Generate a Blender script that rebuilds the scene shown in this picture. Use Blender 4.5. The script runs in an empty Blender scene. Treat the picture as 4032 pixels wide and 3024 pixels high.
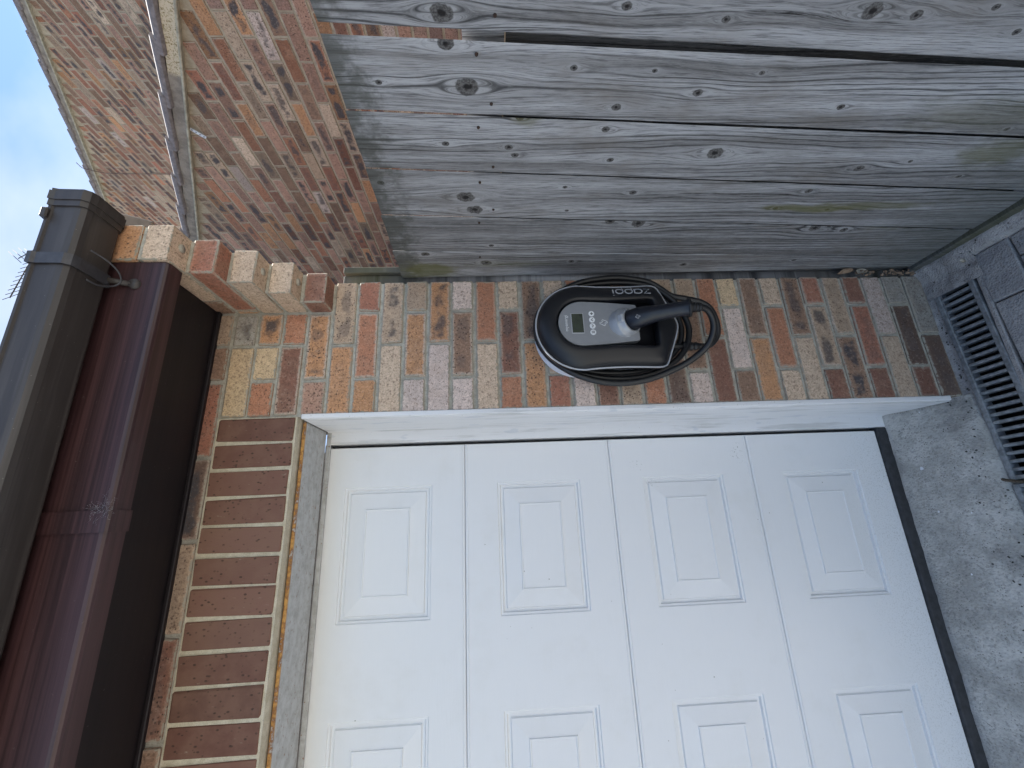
import bpy, bmesh, math, random
import numpy as np
from mathutils import Vector, Matrix, Quaternion
random.seed(7)
rad = math.radians
S = bpy.context.scene
COL = S.collection

# ------------------------------------------------------------------ camera
F_PX = 1657.942
CAM = Vector((-0.7474, -1.2416, 1.5345))
YAW, PITCH, ROLL = 0.301, -0.0558, 0.0254
W_ = Vector((math.sin(YAW)*math.cos(PITCH), math.cos(YAW)*math.cos(PITCH), math.sin(PITCH)))
r0 = Vector((math.cos(YAW), -math.sin(YAW), 0)); d0 = W_.cross(r0)
R_ = r0*math.cos(ROLL) + d0*math.sin(ROLL)
D_ = -r0*math.sin(ROLL) + d0*math.cos(ROLL)
cd = bpy.data.cameras.new('camera'); cam = bpy.data.objects.new('camera', cd); COL.objects.link(cam)
cd.sensor_fit = 'HORIZONTAL'; cd.sensor_width = 36; cd.lens = 36*F_PX/4032
cd.clip_start = 0.02; cd.clip_end = 2000
# the phone was held sideways: picture-right is the world's down, picture-up the world's right
M = Matrix.Identity(4)
for i in range(3):
    M[i][0] = D_[i]; M[i][1] = R_[i]; M[i][2] = -W_[i]; M[i][3] = CAM[i]
cam.matrix_world = M
S.camera = cam

def pix(p):
    v = Vector(p) - CAM; z = v.dot(W_)
    if z < 0.05: return None
    return 2016 + F_PX*v.dot(D_)/z, 1512 - F_PX*v.dot(R_)/z, z
def in_view(p, m=120):
    q = pix(p)
    return q is not None and -m < q[0] < 4032+m and -m < q[1] < 3024+m

# ------------------------------------------------------------------ light
SUN_AZ, SUN_EL = 78, 54
world = bpy.data.worlds.new('World'); S.world = world; world.use_nodes = True
wn = world.node_tree; wn.nodes.clear()
wo = wn.nodes.new('ShaderNodeOutputWorld'); wb = wn.nodes.new('ShaderNodeBackground')
sky = wn.nodes.new('ShaderNodeTexSky'); sky.sky_type = 'NISHITA'; sky.sun_disc = False
sky.sun_elevation = rad(SUN_EL); sky.sun_rotation = rad(SUN_AZ); sky.air_density = 1.0; sky.dust_density = 0.05; sky.ozone_density = 2.4
SKY_STRENGTH = 0.060
wb.inputs['Strength'].default_value = SKY_STRENGTH
tc = wn.nodes.new('ShaderNodeTexCoord'); mp = wn.nodes.new('ShaderNodeMapping')
mp.inputs['Scale'].default_value = (1.0, 2.2, 2.6); mp.inputs['Rotation'].default_value = (0.3, 0.5, 0.4)
cn = wn.nodes.new('ShaderNodeTexNoise'); cn.inputs['Scale'].default_value = 2.1; cn.inputs['Detail'].default_value = 5; cn.inputs['Roughness'].default_value = 0.5
cr = wn.nodes.new('ShaderNodeValToRGB'); cr.color_ramp.elements[0].position = 0.40; cr.color_ramp.elements[1].position = 0.75
cr.color_ramp.elements[1].color = (0.62, 0.62, 0.62, 1)
mx = wn.nodes.new('ShaderNodeMix'); mx.data_type = 'RGBA'
mx.inputs[7].default_value = (4.3, 4.6, 5.0, 1)
wn.links.new(tc.outputs['Generated'], mp.inputs[0]); wn.links.new(mp.outputs[0], cn.inputs['Vector'])
wn.links.new(cn.outputs['Fac'], cr.inputs[0]); wn.links.new(cr.outputs[0], mx.inputs[0])
wn.links.new(sky.outputs[0], mx.inputs[6]); wn.links.new(mx.outputs[2], wb.inputs[0]); wn.links.new(wb.outputs[0], wo.inputs[0])

sl = bpy.data.lights.new('sun', 'SUN'); sl.energy = 5.0; sl.angle = rad(0.53); sl.color = (1.0, 0.96, 0.90)
so = bpy.data.objects.new('sun', sl); COL.objects.link(so)
sd = Vector((math.sin(rad(SUN_AZ))*math.cos(rad(SUN_EL)), math.cos(rad(SUN_AZ))*math.cos(rad(SUN_EL)), math.sin(rad(SUN_EL))))
so.rotation_euler = (-sd).to_track_quat('-Z', 'Y').to_euler(); so.location = sd*30
S.view_settings.view_transform = 'Standard'; S.view_settings.look = 'None'
S.view_settings.exposure = 2.12; S.view_settings.gamma = 1.0
S.view_settings.use_curve_mapping = False
S.cycles.use_adaptive_sampling = True; S.cycles.adaptive_threshold = 0.025; S.cycles.max_bounces = 6; S.cycles.diffuse_bounces = 3; S.cycles.glossy_bounces = 2; S.cycles.transmission_bounces = 1

# ------------------------------------------------------------------ node helper
class NT:
    def __init__(s, name):
        s.m = bpy.data.materials.new(name); s.m.use_nodes = True
        s.t = s.m.node_tree; s.t.nodes.clear()
        s.out = s.n('ShaderNodeOutputMaterial'); s.b = s.n('ShaderNodeBsdfPrincipled')
        s.t.links.new(s.b.outputs[0], s.out.inputs[0])
    def n(s, ty, **k):
        x = s.t.nodes.new(ty)
        for a, v in k.items(): setattr(x, a, v)
        return x
    def put(s, sock, v):
        if isinstance(v, bpy.types.NodeSocket): s.t.links.new(v, sock)
        elif v is not None:
            if isinstance(v, (tuple, list)) and len(v) == 3 and len(sock.default_value) == 4: v = (*v, 1)
            sock.default_value = v
    def math(s, op, a, b=None, c=None, clamp=False):
        x = s.n('ShaderNodeMath', operation=op, use_clamp=clamp)
        for i, v in enumerate((a, b, c)):
            if v is not None: s.put(x.inputs[i], v)
        return x.outputs[0]
    def mix(s, f, a, b, mode='MIX'):
        x = s.n('ShaderNodeMix', data_type='RGBA', blend_type=mode)
        s.put(x.inputs[0], f); s.put(x.inputs[6], a); s.put(x.inputs[7], b)
        return x.outputs[2]
    def step(s, v, lo, hi, a=0.0, b=1.0):
        x = s.n('ShaderNodeMapRange', interpolation_type='SMOOTHSTEP')
        s.put(x.inputs[0], v); s.put(x.inputs[1], lo); s.put(x.inputs[2], hi); s.put(x.inputs[3], a); s.put(x.inputs[4], b)
        return x.outputs[0]
    def pos(s): return s.n('ShaderNodeNewGeometry').outputs['Position']
    def obj(s): return s.n('ShaderNodeTexCoord').outputs['Object']
    def sep(s, v):
        x = s.n('ShaderNodeSeparateXYZ'); s.put(x.inputs[0], v); return x.outputs
    def comb(s, x, y, z):
        c = s.n('ShaderNodeCombineXYZ')
        for i, v in enumerate((x, y, z)): s.put(c.inputs[i], v)
        return c.outputs[0]
    def vmul(s, v, k):
        x = s.n('ShaderNodeVectorMath', operation='MULTIPLY'); s.put(x.inputs[0], v); s.put(x.inputs[1], k); return x.outputs[0]
    def vadd(s, v, k):
        x = s.n('ShaderNodeVectorMath', operation='ADD'); s.put(x.inputs[0], v); s.put(x.inputs[1], k); return x.outputs[0]
    def noise(s, v, sc, det=3, ro=0.55, dist=0):
        x = s.n('ShaderNodeTexNoise'); s.put(x.inputs['Vector'], v); s.put(x.inputs['Scale'], sc)
        x.inputs['Detail'].default_value = det; x.inputs['Roughness'].default_value = ro; x.inputs['Distortion'].default_value = dist
        return x.outputs['Fac']
    def vor(s, v, sc, feat='F1'):
        x = s.n('ShaderNodeTexVoronoi', feature=feat); s.put(x.inputs['Vector'], v); s.put(x.inputs['Scale'], sc)
        return x.outputs['Distance']
    def ramp(s, f, stops):
        x = s.n('ShaderNodeValToRGB'); s.put(x.inputs[0], f); e = x.color_ramp.elements
        while len(e) < len(stops): e.new(0.5)
        for k, (p, c) in enumerate(stops): e[k].position = p; e[k].color = (*c, 1)
        return x.outputs[0]
    def attr(s, name):
        x = s.n('ShaderNodeAttribute', attribute_type='OBJECT', attribute_name=name); return x.outputs['Fac']
    def bump(s, h, strength=0.5, dist=0.002, nrm=None):
        x = s.n('ShaderNodeBump'); x.inputs['Strength'].default_value = strength; x.inputs['Distance'].default_value = dist
        s.put(x.inputs['Height'], h)
        if nrm: s.put(x.inputs['Normal'], nrm)
        s.t.links.new(x.outputs[0], s.b.inputs['Normal']); return x.outputs[0]
    def fin(s, col=None, rough=0.8, spec=None, metal=None):
        if col is not None: s.put(s.b.inputs['Base Color'], col)
        s.put(s.b.inputs['Roughness'], rough)
        if spec is not None: s.b.inputs['Specular IOR Level'].default_value = spec
        if metal is not None: s.b.inputs['Metallic'].default_value = metal
        return s.m
MAT = {}

def make_brick(island=False, name='brick'):
    t = NT(name)
    oi = t.n('ShaderNodeObjectInfo')
    o = t.obj(); x, y, z = t.sep(o)
    if island:
        g = t.n('ShaderNodeNewGeometry').outputs['Random Per Island']
        base = t.ramp(g, [(0.0, (.42, .26, .20)), (0.25, (.34, .19, .15)), (0.4, (.48, .31, .24)), (0.6, (.30, .18, .15)), (0.75, (.52, .38, .29)), (1.0, (.24, .18, .17))])
        rnd = g; rim = 0.0; fl = 0.3; sp = 0.7; vec = t.vadd(o, t.comb(t.math('MULTIPLY', g, 57.0), 0, 0))
        d = 0.02
    else:
        base = oi.outputs['Color']; rnd = oi.outputs['Random']
        rim = t.attr('rim'); fl = t.attr('flash'); sp = t.attr('speck'); hl = t.attr('half_length')
        vec = t.vadd(o, t.comb(t.math('MULTIPLY', rnd, 57.0), t.math('MULTIPLY', rnd, 23.0), 0))
        ax_ = t.math('ABSOLUTE', x); az_ = t.math('ABSOLUTE', z)
        dx = t.math('SUBTRACT', hl, ax_); dz = t.math('SUBTRACT', 0.0325, az_); dy = t.math('SUBTRACT', 0.05125, t.math('ABSOLUTE', y))
        nx_, ny_, nz_ = t.sep(t.n('ShaderNodeTexCoord').outputs['Normal'])
        onend = t.math('GREATER_THAN', t.math('ABSOLUTE', nx_), .72); onbed = t.math('GREATER_THAN', t.math('ABSOLUTE', nz_), .72); onface = t.math('GREATER_THAN', t.math('ABSOLUTE', ny_), .72)
        far = 1.0
        dx = t.math('ADD', dx, t.math('MULTIPLY', onend, far)); dz = t.math('ADD', dz, t.math('MULTIPLY', onbed, far))
        dyy = t.math('ADD', dy, t.math('MULTIPLY', onface, far))
        d = t.math('MINIMUM', t.math('MINIMUM', dx, dz), dyy)
    n1 = t.noise(vec, 55, 4, 0.6); n2 = t.noise(vec, 260, 3, 0.7); n3 = t.noise(vec, 18, 2)
    # tonal drift inside one brick
    c = t.mix(t.step(n1, 0.32, 0.72), t.mix(0.26, base, (.12, .07, .05), 'MIX'), base)
    c = t.mix(t.math('MULTIPLY', t.step(n3, 0.45, 0.7), 0.35), c, t.mix(0.5, base, (.55, .36, .24)))
    # grey-blue kiln flash in the middle
    dn = t.math('ADD', d, t.math('MULTIPLY', t.math('SUBTRACT', n3, 0.5), 0.05))
    fm = t.math('MULTIPLY', t.step(dn, 0.012, 0.026), t.math('MULTIPLY', fl, t.step(n3, 0.36, 0.56)))
    c = t.mix(fm, c, (.075, .072, .078))
    # pale rim
    dr = t.math('ADD', d, t.math('MULTIPLY', t.math('SUBTRACT', n1, 0.5), 0.016))
    rm = t.math('MULTIPLY', t.step(dr, 0.0105, 0.0035), rim)
    c = t.mix(rm, c, (.56, .44, .35))
    # black iron specks
    v = t.vor(vec, 105); vs = t.noise(vec, 30, 1)
    sm = t.math('MULTIPLY', t.math('MULTIPLY', t.step(t.math('ADD', v, t.math('MULTIPLY', n2, 0.2)), 0.40, 0.28), t.step(vs, 0.38, 0.56)), sp)
    c = t.mix(sm, c, (.035, .024, .02))
    v2 = t.vor(vec, 62); sm2 = t.math('MULTIPLY', t.math('MULTIPLY', t.step(t.math('ADD', v2, t.math('MULTIPLY', n1, 0.3)), 0.40, 0.30), t.step(n3, .47, .60)), t.math('MULTIPLY', sp, .8)); c = t.mix(sm2, c, (.05, .036, .032))
    fine = t.step(n2, 0.36, 0.62)
    c = t.mix(t.math('MULTIPLY', t.math('SUBTRACT', 1.0, fine), 0.30), c, (.12, .075, .055))
    gr = t.noise(vec, 130, 2, .5); c = t.mix(t.math('MULTIPLY', t.step(gr, .54, .72), .22), c, t.mix(.5, base, (.72, .60, .50)))
    c = t.mix(t.math('MULTIPLY', t.step(gr, .46, .30), .50), c, (.13, .08, .06))
    # mortar dragged over the arrises
    if not island:
        n4 = t.noise(vec, 85, 3, 0.65); smr = t.attr('smear')
        dm = t.math('ADD', d, t.math('MULTIPLY', t.math('SUBTRACT', n4, 0.52), t.math('MULTIPLY', smr, 0.022)))
        c = t.mix(t.step(dm, 0.0035, 0.0005), c, (.34, .31, .25))
    t.bump(t.math('ADD', t.math('MULTIPLY', n2, 0.6), t.math('SUBTRACT', n1, sm)), 0.55, 0.0016)
    return t.fin(c, 0.88, 0.25)
MAT['brick'] = make_brick()
MAT['brick_mass'] = make_brick(True, 'brick_mass')

def make_mortar(name, a, b):
    t = NT(name); p = t.pos()
    n = t.noise(p, 45, 5, 0.65); n2 = t.noise(p, 420, 2, 0.6)
    c = t.mix(t.step(n, 0.3, 0.7), a, b)
    c = t.mix(t.math('MULTIPLY', t.step(n2, 0.5, 0.68), 0.35), c, (.16, .15, .13))
    t.bump(t.math('ADD', n, t.math('MULTIPLY', n2, 0.5)), 0.7, 0.003)
    return t.fin(c, 0.95, 0.15)
MAT['mortar'] = make_mortar('mortar', (.33, .31, .26), (.50, .475, .405))
MAT['mortar_yellow'] = make_mortar('mortar_yellow', (.50, .445, .33), (.64, .585, .465))
MAT['mortar_tan'] = make_mortar('mortar_tan', (.34, .29, .215), (.47, .405, .31))

def make_soldier():
    t = NT('soldier_brick'); oi = t.n('ShaderNodeObjectInfo'); o = t.obj()
    vec = t.vadd(o, t.comb(t.math('MULTIPLY', oi.outputs['Random'], 31.0), 0, 0))
    n = t.noise(vec, 25, 3); n2 = t.noise(t.vmul(vec, (1, 1, .35)), 230, 3, 0.65)
    c = t.mix(t.step(n, 0.3, 0.7), oi.outputs['Color'], t.mix(0.55, oi.outputs['Color'], (.21, .12, .085)))
    sm = t.math('MULTIPLY', t.step(t.math('ADD', t.vor(t.vmul(vec, (1, 1, .6)), 105), t.math('MULTIPLY', n2, .25)), 0.42, 0.28), t.step(t.noise(vec, 40, 2), .42, .56))
    c = t.mix(t.math('MULTIPLY', sm, 0.75), c, (.04, .025, .02))
    sc = t.math('MULTIPLY', t.step(t.noise(t.vmul(vec, (1.6, 1, .4)), 60, 4, 0.7), 0.64, 0.74), 0.6)
    c = t.mix(sc, c, (.42, .34, .27))
    t.bump(t.math('SUBTRACT', n2, sm), 0.5, 0.001)
    return t.fin(c, 0.75, 0.3)
MAT['soldier'] = make_soldier()

def plain(name, col, rough=0.5, var=0.15, scale=30, bump=0.0, metal=0, spec=0.5, bdist=0.001):
    t = NT(name); p = t.pos(); n = t.noise(p, scale, 4, 0.6)
    dark = tuple(v*(1-var) for v in col); lite = tuple(min(1, v*(1+var)) for v in col)
    c = t.mix(t.step(n, 0.3, 0.7), dark, lite)
    r = t.math('ADD', rough, t.math('MULTIPLY', t.math('SUBTRACT', n, 0.5), 0.2))
    if bump: t.bump(t.noise(p, scale*8, 3, 0.6), bump, bdist)
    t.fin(c, r, spec, metal); return t.m

def make_door():
    t = NT('door_white'); p = t.pos(); x, y, z = t.sep(p)
    wob = t.math('MULTIPLY', t.noise(t.comb(t.math('MULTIPLY', x, 2.2), 0, t.math('MULTIPLY', z, 9.0)), 1.0, 2), 0.05)
    gv = t.comb(t.math('MULTIPLY', x, 9.0), 0, t.math('MULTIPLY', t.math('ADD', z, wob), 260.0))
    g = t.noise(gv, 1.0, 3, 0.6)
    patch = t.step(t.noise(p, 4.5, 2), 0.42, 0.62)
    c = t.mix(t.math('MULTIPLY', t.step(g, 0.60, 0.42), 0.04), (.76, .765, .77), (.62, .63, .64))
    dirt = t.noise(p, 6, 5, 0.65)
    c = t.mix(t.math('MULTIPLY', t.step(dirt, 0.5, 0.75), 0.18), c, (.60, .59, .54))
    sp = t.step(t.vor(p, 26), 0.055, 0.035); c = t.mix(t.math('MULTIPLY', sp, t.step(t.noise(p, 3, 2), .5, .65)), c, (.30, .29, .25))
    foot = t.math('MULTIPLY', t.step(t.math('ADD', z, t.math('MULTIPLY', t.math('SUBTRACT', dirt, .5), .35)), .36, .12), t.step(t.noise(p, 210, 3, .7), .52, .62)); c = t.mix(t.math('MULTIPLY', foot, .30), c, (.33, .32, .28))
    # moss specks near the two low corners the rain reaches
    spl = t.step(t.noise(p, 130, 3, 0.7), 0.60, 0.66)
    for (mx_, mz_, r_) in ((-0.57, 0.655, .05), (-0.66, 0.15, .04), (-0.66, 0.98, .035), (-0.60, 1.03, .03), (-1.37, 0.16, .03)):
        dd = t.math('SQRT', t.math('ADD', t.math('POWER', t.math('SUBTRACT', x, mx_), 2.0), t.math('POWER', t.math('SUBTRACT', z, mz_), 2.0)))
        c = t.mix(t.math('MULTIPLY', t.step(dd, r_, r_*0.2), t.math('MULTIPLY', spl, .8)), c, (.13, .13, .09))
    t.bump(t.math('MULTIPLY', g, patch), 0.30, 0.0012)
    return t.fin(c, 0.42, 0.5)
MAT['door'] = make_door()

def make_upvc():
    t = NT('frame_white'); p = t.pos(); x, y, z = t.sep(p)
    n = t.noise(t.comb(t.math('MULTIPLY', x, 40), t.math('MULTIPLY', y, 40), t.math('MULTIPLY', z, 3)), 1.0, 4, 0.6)
    c = t.mix(t.step(n, 0.52, 0.68), (.76, .76, .765), (.58, .58, .57))
    n2 = t.noise(p, 160, 3, .7); c = t.mix(t.math('MULTIPLY', t.step(n2, .64, .72), .6), c, (.34, .31, .26))
    smear = t.step(t.noise(t.comb(t.math('MULTIPLY', x, 30), t.math('MULTIPLY', y, 30), t.math('MULTIPLY', z, 8)), 1.0, 2), .62, .66)
    c = t.mix(t.math('MULTIPLY', smear, .4), c, (.50, .54, .60))
    t.bump(n, 0.15, 0.001)
    return t.fin(c, 0.45, 0.5)
MAT['upvc'] = make_upvc()

def make_lintel():
    t = NT('lintel_paint'); p = t.pos(); x, y, z = t.sep(p)
    n = t.noise(p, 60, 4, 0.65); st = t.noise(p, 34, 5, .65)
    c = t.mix(t.step(st, .35, .7), (.50, .51, .51), (.36, .36, .35))
    rust = t.step(t.noise(t.vmul(p, (1, 2.2, 1)), 75, 4, .7), .60, .68)
    c = t.mix(rust, c, (.22, .11, .045))
    edge = t.math('MULTIPLY', t.step(y, .046, .039), t.step(n, .30, .45))
    c = t.mix(edge, c, t.mix(t.step(n, .4, .62), (.22, .09, .03), (.55, .30, .09)))
    t.bump(n, .5, .0015)
    return t.fin(c, .6, .4)
MAT['lintel'] = make_lintel()

def make_mahogany(name, a, b, rough, contrast=1.0):
    t = NT(name); p = t.pos(); x, y, z = t.sep(p)
    k = t.math('ADD', z, t.math('MULTIPLY', y, 0.8))
    g = t.noise(t.comb(t.math('MULTIPLY', x, 1.6), 0, t.math('MULTIPLY', k, 130)), 1.0, 4, .65)
    g2 = t.noise(t.comb(t.math('MULTIPLY', x, .5), 3.0, t.math('MULTIPLY', k, 40)), 1.0, 2, .5)
    c = t.mix(t.step(t.math('ADD', t.math('MULTIPLY', g, .6), t.math('MULTIPLY', g2, .4)), .36, .64), a, b)
    dust = t.noise(p, 90, 4, .7)
    c = t.mix(t.math('MULTIPLY', t.step(dust, .66, .8), .35), c, (.30, .27, .25))
    t.bump(g, .1, .0006)
    return t.fin(c, rough, .5)
MAT['fascia'] = make_mahogany('fascia_mahogany', (.022, .010, .011), (.062, .030, .032), .36)
MAT['soffit'] = make_mahogany('soffit_mahogany_shaded', (.005, .0032, .0045), (.010, .006, .008), .6)  # darker copy of the mahogany, eave shade put into the colour
def make_gutter():
    t = NT('gutter_brown'); p = t.pos()
    n = t.noise(t.vmul(p, (4, 40, 40)), 1.0, 4, .6); n2 = t.noise(p, 300, 2, .6)
    c = t.mix(t.step(n, .3, .7), (.034, .029, .028), (.046, .040, .038))
    ds = t.noise(t.vmul(p, (1.2, 30, 30)), 1.0, 4, .65); c = t.mix(t.math('MULTIPLY', t.step(ds, .50, .75), .35), c, (.13, .118, .112))
    sp = t.step(t.vor(p, 60), .07, .03); c = t.mix(t.math('MULTIPLY', sp, .5), c, (.2, .19, .18))
    t.bump(n2, .15, .0006)
    return t.fin(c, t.math('ADD', .40, t.math('MULTIPLY', n, .12)), .5)
MAT['gutter'] = make_gutter()
MAT['gutter_clip'] = plain('gutter_clip', (.045, .045, .052), .4, .2, 60)
MAT['verge_plastic'] = plain('verge_plastic', (.17, .14, .115), .6, .25, 25, .2)
MAT['roof_tile'] = plain('roof_tile', (.20, .165, .15), .85, .3, 40, .5)
MAT['tile_grey'] = plain('tile_grey', (.19, .168, .168), .85, .25, 45, .5)
def make_verge_mortar():
    t = NT('verge_mortar'); p = t.pos()
    n = t.noise(p, 14, 5, .65); n2 = t.noise(p, 120, 4, .7)
    x, y, z = t.sep(p)
    c = t.mix(t.step(n, .35, .66), (.19, .165, .14), (.31, .275, .235))
    c = t.mix(t.math('MULTIPLY', t.step(n2, .55, .72), .5), c, (.13, .11, .09))
    pale = t.step(t.math('ADD', y, t.math('MULTIPLY', n, .12)), .50, .44)
    c = t.mix(t.math('MULTIPLY', pale, t.step(x, 2.2, 2.0)), c, t.mix(t.step(n2, .5, .62), (.58, .50, .37), (.22, .17, .08)))
    t.bump(t.math('ADD', n, t.math('MULTIPLY', n2, .4)), .8, .01)
    return t.fin(c, .95, .1)
MAT['verge_mortar'] = make_verge_mortar()
MAT['undercloak'] = plain('undercloak', (.37, .34, .26), .85, .3, 30, .4)
MAT['black_plastic'] = plain('black_plastic', (.0085, .009, .0115), .40, .1, 200, .12, bdist=.0003)
MAT['grip_plastic'] = plain('grip_plastic', (.010, .0115, .018), .33, .1, 200, .05, bdist=.0003)
MAT['rubber'] = plain('rubber_cable', (.010, .010, .011), .42, .2, 60, .05, bdist=.0003)
MAT['silver'] = plain('silver_panel', (.29, .30, .315), .40, .03, 60, .05, metal=.35, bdist=.0002)
MAT['collar'] = plain('collar_silver', (.36, .375, .40), .38, .04, 60, metal=.25)
MAT['rim_grey'] = plain('rim_grey', (.42, .43, .45), .4, .05, 60)
MAT['pale_shell'] = plain('pale_shell', (.66, .68, .74), .4, .05, 60)
MAT['print_white'] = plain('print_white', (.78, .79, .80), .5, .02, 60)
MAT['glyph_grey'] = plain('glyph_grey', (.16, .165, .17), .5, .02, 60)
MAT['lcd'] = plain('lcd', (.055, .064, .045), .18, .1, 60)
MAT['lcd_ink'] = plain('lcd_ink', (.016, .02, .014), .3, .1, 60)
MAT['steel'] = plain('galvanised_steel', (.62, .64, .66), .5, .15, 60, metal=.2)
MAT['rust'] = plain('rusty_screw', (.05, .028, .018), .8, .4, 300)
MAT['seal'] = plain('rubber_seal', (.032, .033, .037), .7, .35, 60, .3)
MAT['dark_void'] = plain('dark_void', (.02, .02, .02), .9, .2, 20)  # near-black colour standing in for the shade inside gaps and hollows
def make_concrete(name, a, b, agg, scale=1.0, stain=(.09, .085, .075), amt=.6):
    t = NT(name); p = t.pos()
    n = t.noise(p, 9*scale, 5, .65); n2 = t.noise(p, 90, 4, .7); v = t.vor(p, 140*scale)
    c = t.mix(t.step(n, .32, .68), a, b)
    c = t.mix(t.math('MULTIPLY', t.step(n2, .50, .66), .55), c, agg)
    c = t.mix(t.math('MULTIPLY', t.math('MULTIPLY', t.step(v, .30, .16), t.step(t.noise(p, 24, 2), .42, .6)), .85), c, stain)
    c = t.mix(t.math('MULTIPLY', t.step(t.noise(p, 5, 4, .6), .5, .7), amt), c, stain)
    w = t.step(t.vor(p, 11), .05, .03); c = t.mix(t.math('MULTIPLY', w, .5), c, (.5, .49, .46))
    t.bump(t.math('ADD', n2, t.math('MULTIPLY', v, .8)), .8, .003)
    return t.fin(c, .93, .15)
MAT['concrete'] = make_concrete('apron_concrete', (.36, .345, .315), (.58, .555, .51), (.22, .21, .195), 1.0, (.17, .162, .15), .55)
MAT['cement'] = make_concrete('cement_patch', (.34, .32, .305), (.48, .455, .43), (.28, .265, .25), 1.5, (.17, .16, .15), .4)
MAT['paver'] = make_concrete('block_paver', (.33, .32, .315), (.45, .435, .42), (.24, .232, .225), 1.2, (.15, .146, .14), .4)
MAT['joint_sand'] = make_concrete('joint_sand', (.05, .048, .042), (.08, .075, .065), (.035, .033, .03))
MAT['drive'] = make_concrete('driveway', (.18, .172, .16), (.25, .24, .222), (.15, .142, .132), .5, (.12, .112, .105), .3)
MAT['grate'] = plain('grate_plastic', (.23, .24, .245), .6, .35, 60, .4)
MAT['leaf'] = plain('dead_leaf', (.24, .165, .11), .85, .45, 60, .3)
MAT['pebble'] = plain('pebble', (.50, .45, .36), .8, .3, 60)
MAT['twig'] = plain('twig_bark', (.10, .075, .05), .9, .4, 90, .4)
MAT['aerial'] = plain('aerial_metal', (.03, .026, .027), .8, .3, 30)
MAT['wire'] = plain('brown_wire', (.10, .06, .055), .7, .2, 30)

# ------------------------------------------------------------------ object helpers
def link(name, me, mat=None, parent=None, loc=(0, 0, 0)):
    o = bpy.data.objects.new(name, me); COL.objects.link(o); o.location = loc
    if mat is not None and me is not None and len(me.materials) == 0: me.materials.append(MAT[mat] if isinstance(mat, str) else mat)
    if parent is not None: adopt(o, parent)
    return o
ORIG = {}
def adopt(o, parent):
    o.parent = parent
    o.matrix_parent_inverse = Matrix.Translation(-Vector(ORIG.get(parent.name, (0, 0, 0))))
def thing(name, label, cat, loc=(0, 0, 0), group=None):
    o = bpy.data.objects.new(name, None); COL.objects.link(o); o.location = loc; o.empty_display_size = .1
    ORIG[o.name] = tuple(loc)
    return tag(o, label, cat, group)
def tag(o, label, cat, group=None):
    o['label'] = label; o['category'] = cat
    if group: o['group'] = group
    return o
def struct(o): o['kind'] = 'structure'; return o
def pydata(verts, faces, smooth=False):
    me = bpy.data.meshes.new('m'); me.from_pydata([tuple(v) for v in verts], [], faces); me.update()
    if smooth:
        for p in me.polygons: p.use_smooth = True
    return me
def bm_box(bm, x0, x1, y0, y1, z0, z1, bev=0, seg=1, mtx=None):
    g = bmesh.ops.create_cube(bm, size=1); vs = g['verts']
    for v in vs:
        v.co = Vector((x0 + (v.co.x+.5)*(x1-x0), y0 + (v.co.y+.5)*(y1-y0), z0 + (v.co.z+.5)*(z1-z0)))
    if bev:
        es = list({e for v in vs for e in v.link_edges})
        r = bmesh.ops.bevel(bm, geom=es, offset=bev, segments=seg, profile=.5, affect='EDGES'); vs = list({v for f in r['faces'] for v in f.verts} | {v for v in vs if v.is_valid})
    if mtx is not None:
        for v in vs: v.co = mtx @ v.co
    return vs
def fin_bm(bm, smooth=False):
    bmesh.ops.recalc_face_normals(bm, faces=bm.faces)
    me = bpy.data.meshes.new('m'); bm.to_mesh(me); bm.free()
    if smooth:
        for p in me.polygons: p.use_smooth = True
    return me
def box(name, b, mat, parent=None, bev=0, seg=1):
    bm = bmesh.new(); bm_box(bm, *b, bev=bev, seg=seg)
    return link(name, fin_bm(bm), mat, parent)
def catmull(pts, n=6, closed=False):
    P = [Vector(p) for p in pts]; out = []; N = len(P); rng = range(N if closed else N-1)
    for i in rng:
        a = P[(i-1) % N] if (closed or i > 0) else P[0]*2-P[1]
        b = P[i]; c = P[(i+1) % N]; d = P[(i+2) % N] if (closed or i+2 < N) else P[-1]*2-P[-2]
        for k in range(n):
            t = k/n; out.append(.5*((2*b)+(-a+c)*t+(2*a-5*b+4*c-d)*t*t+(-a+3*b-3*c+d)*t**3))
    if not closed: out.append(P[-1])
    return out
def tube(path, r, sec=10, closed=False, cap=True):
    P = [Vector(p) for p in path]; N = len(P); V = []; Fc = []
    rr = r if callable(r) else (lambda i: r)
    up = Vector((.3, .5, .81)); prev = None
    for i in range(N):
        a = P[(i-1) % N] if (closed or i > 0) else P[i]; b = P[(i+1) % N] if (closed or i < N-1) else P[i]
        t = (b-a).normalized()
        if prev is None: n = t.orthogonal().normalized()
        else: n = (prev - t*prev.dot(t)).normalized()
        prev = n; bn = t.cross(n)
        for k in range(sec):
            an = 2*math.pi*k/sec; V.append(P[i] + (n*math.cos(an)+bn*math.sin(an))*rr(i))
    for i in range(N if closed else N-1):
        j = (i+1) % N
        for k in range(sec): Fc.append((i*sec+k, i*sec+(k+1) % sec, j*sec+(k+1) % sec, j*sec+k))
    if cap and not closed:
        Fc.append(tuple(range(sec))[::-1]); Fc.append(tuple((N-1)*sec+k for k in range(sec)))
    return V, Fc
def tube_obj(name, path, r, mat, parent=None, sec=10, closed=False):
    V, Fc = tube(path, r, sec, closed)
    return link(name, pydata(V, Fc, True), mat, parent)
def multi_tube(paths, r, sec=6):
    V, Fc = [], []
    for p in paths:
        v, f = tube(p, r, sec); o = len(V); V += v; Fc += [tuple(a+o for a in q) for q in f]
    return pydata(V, Fc, True)

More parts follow.
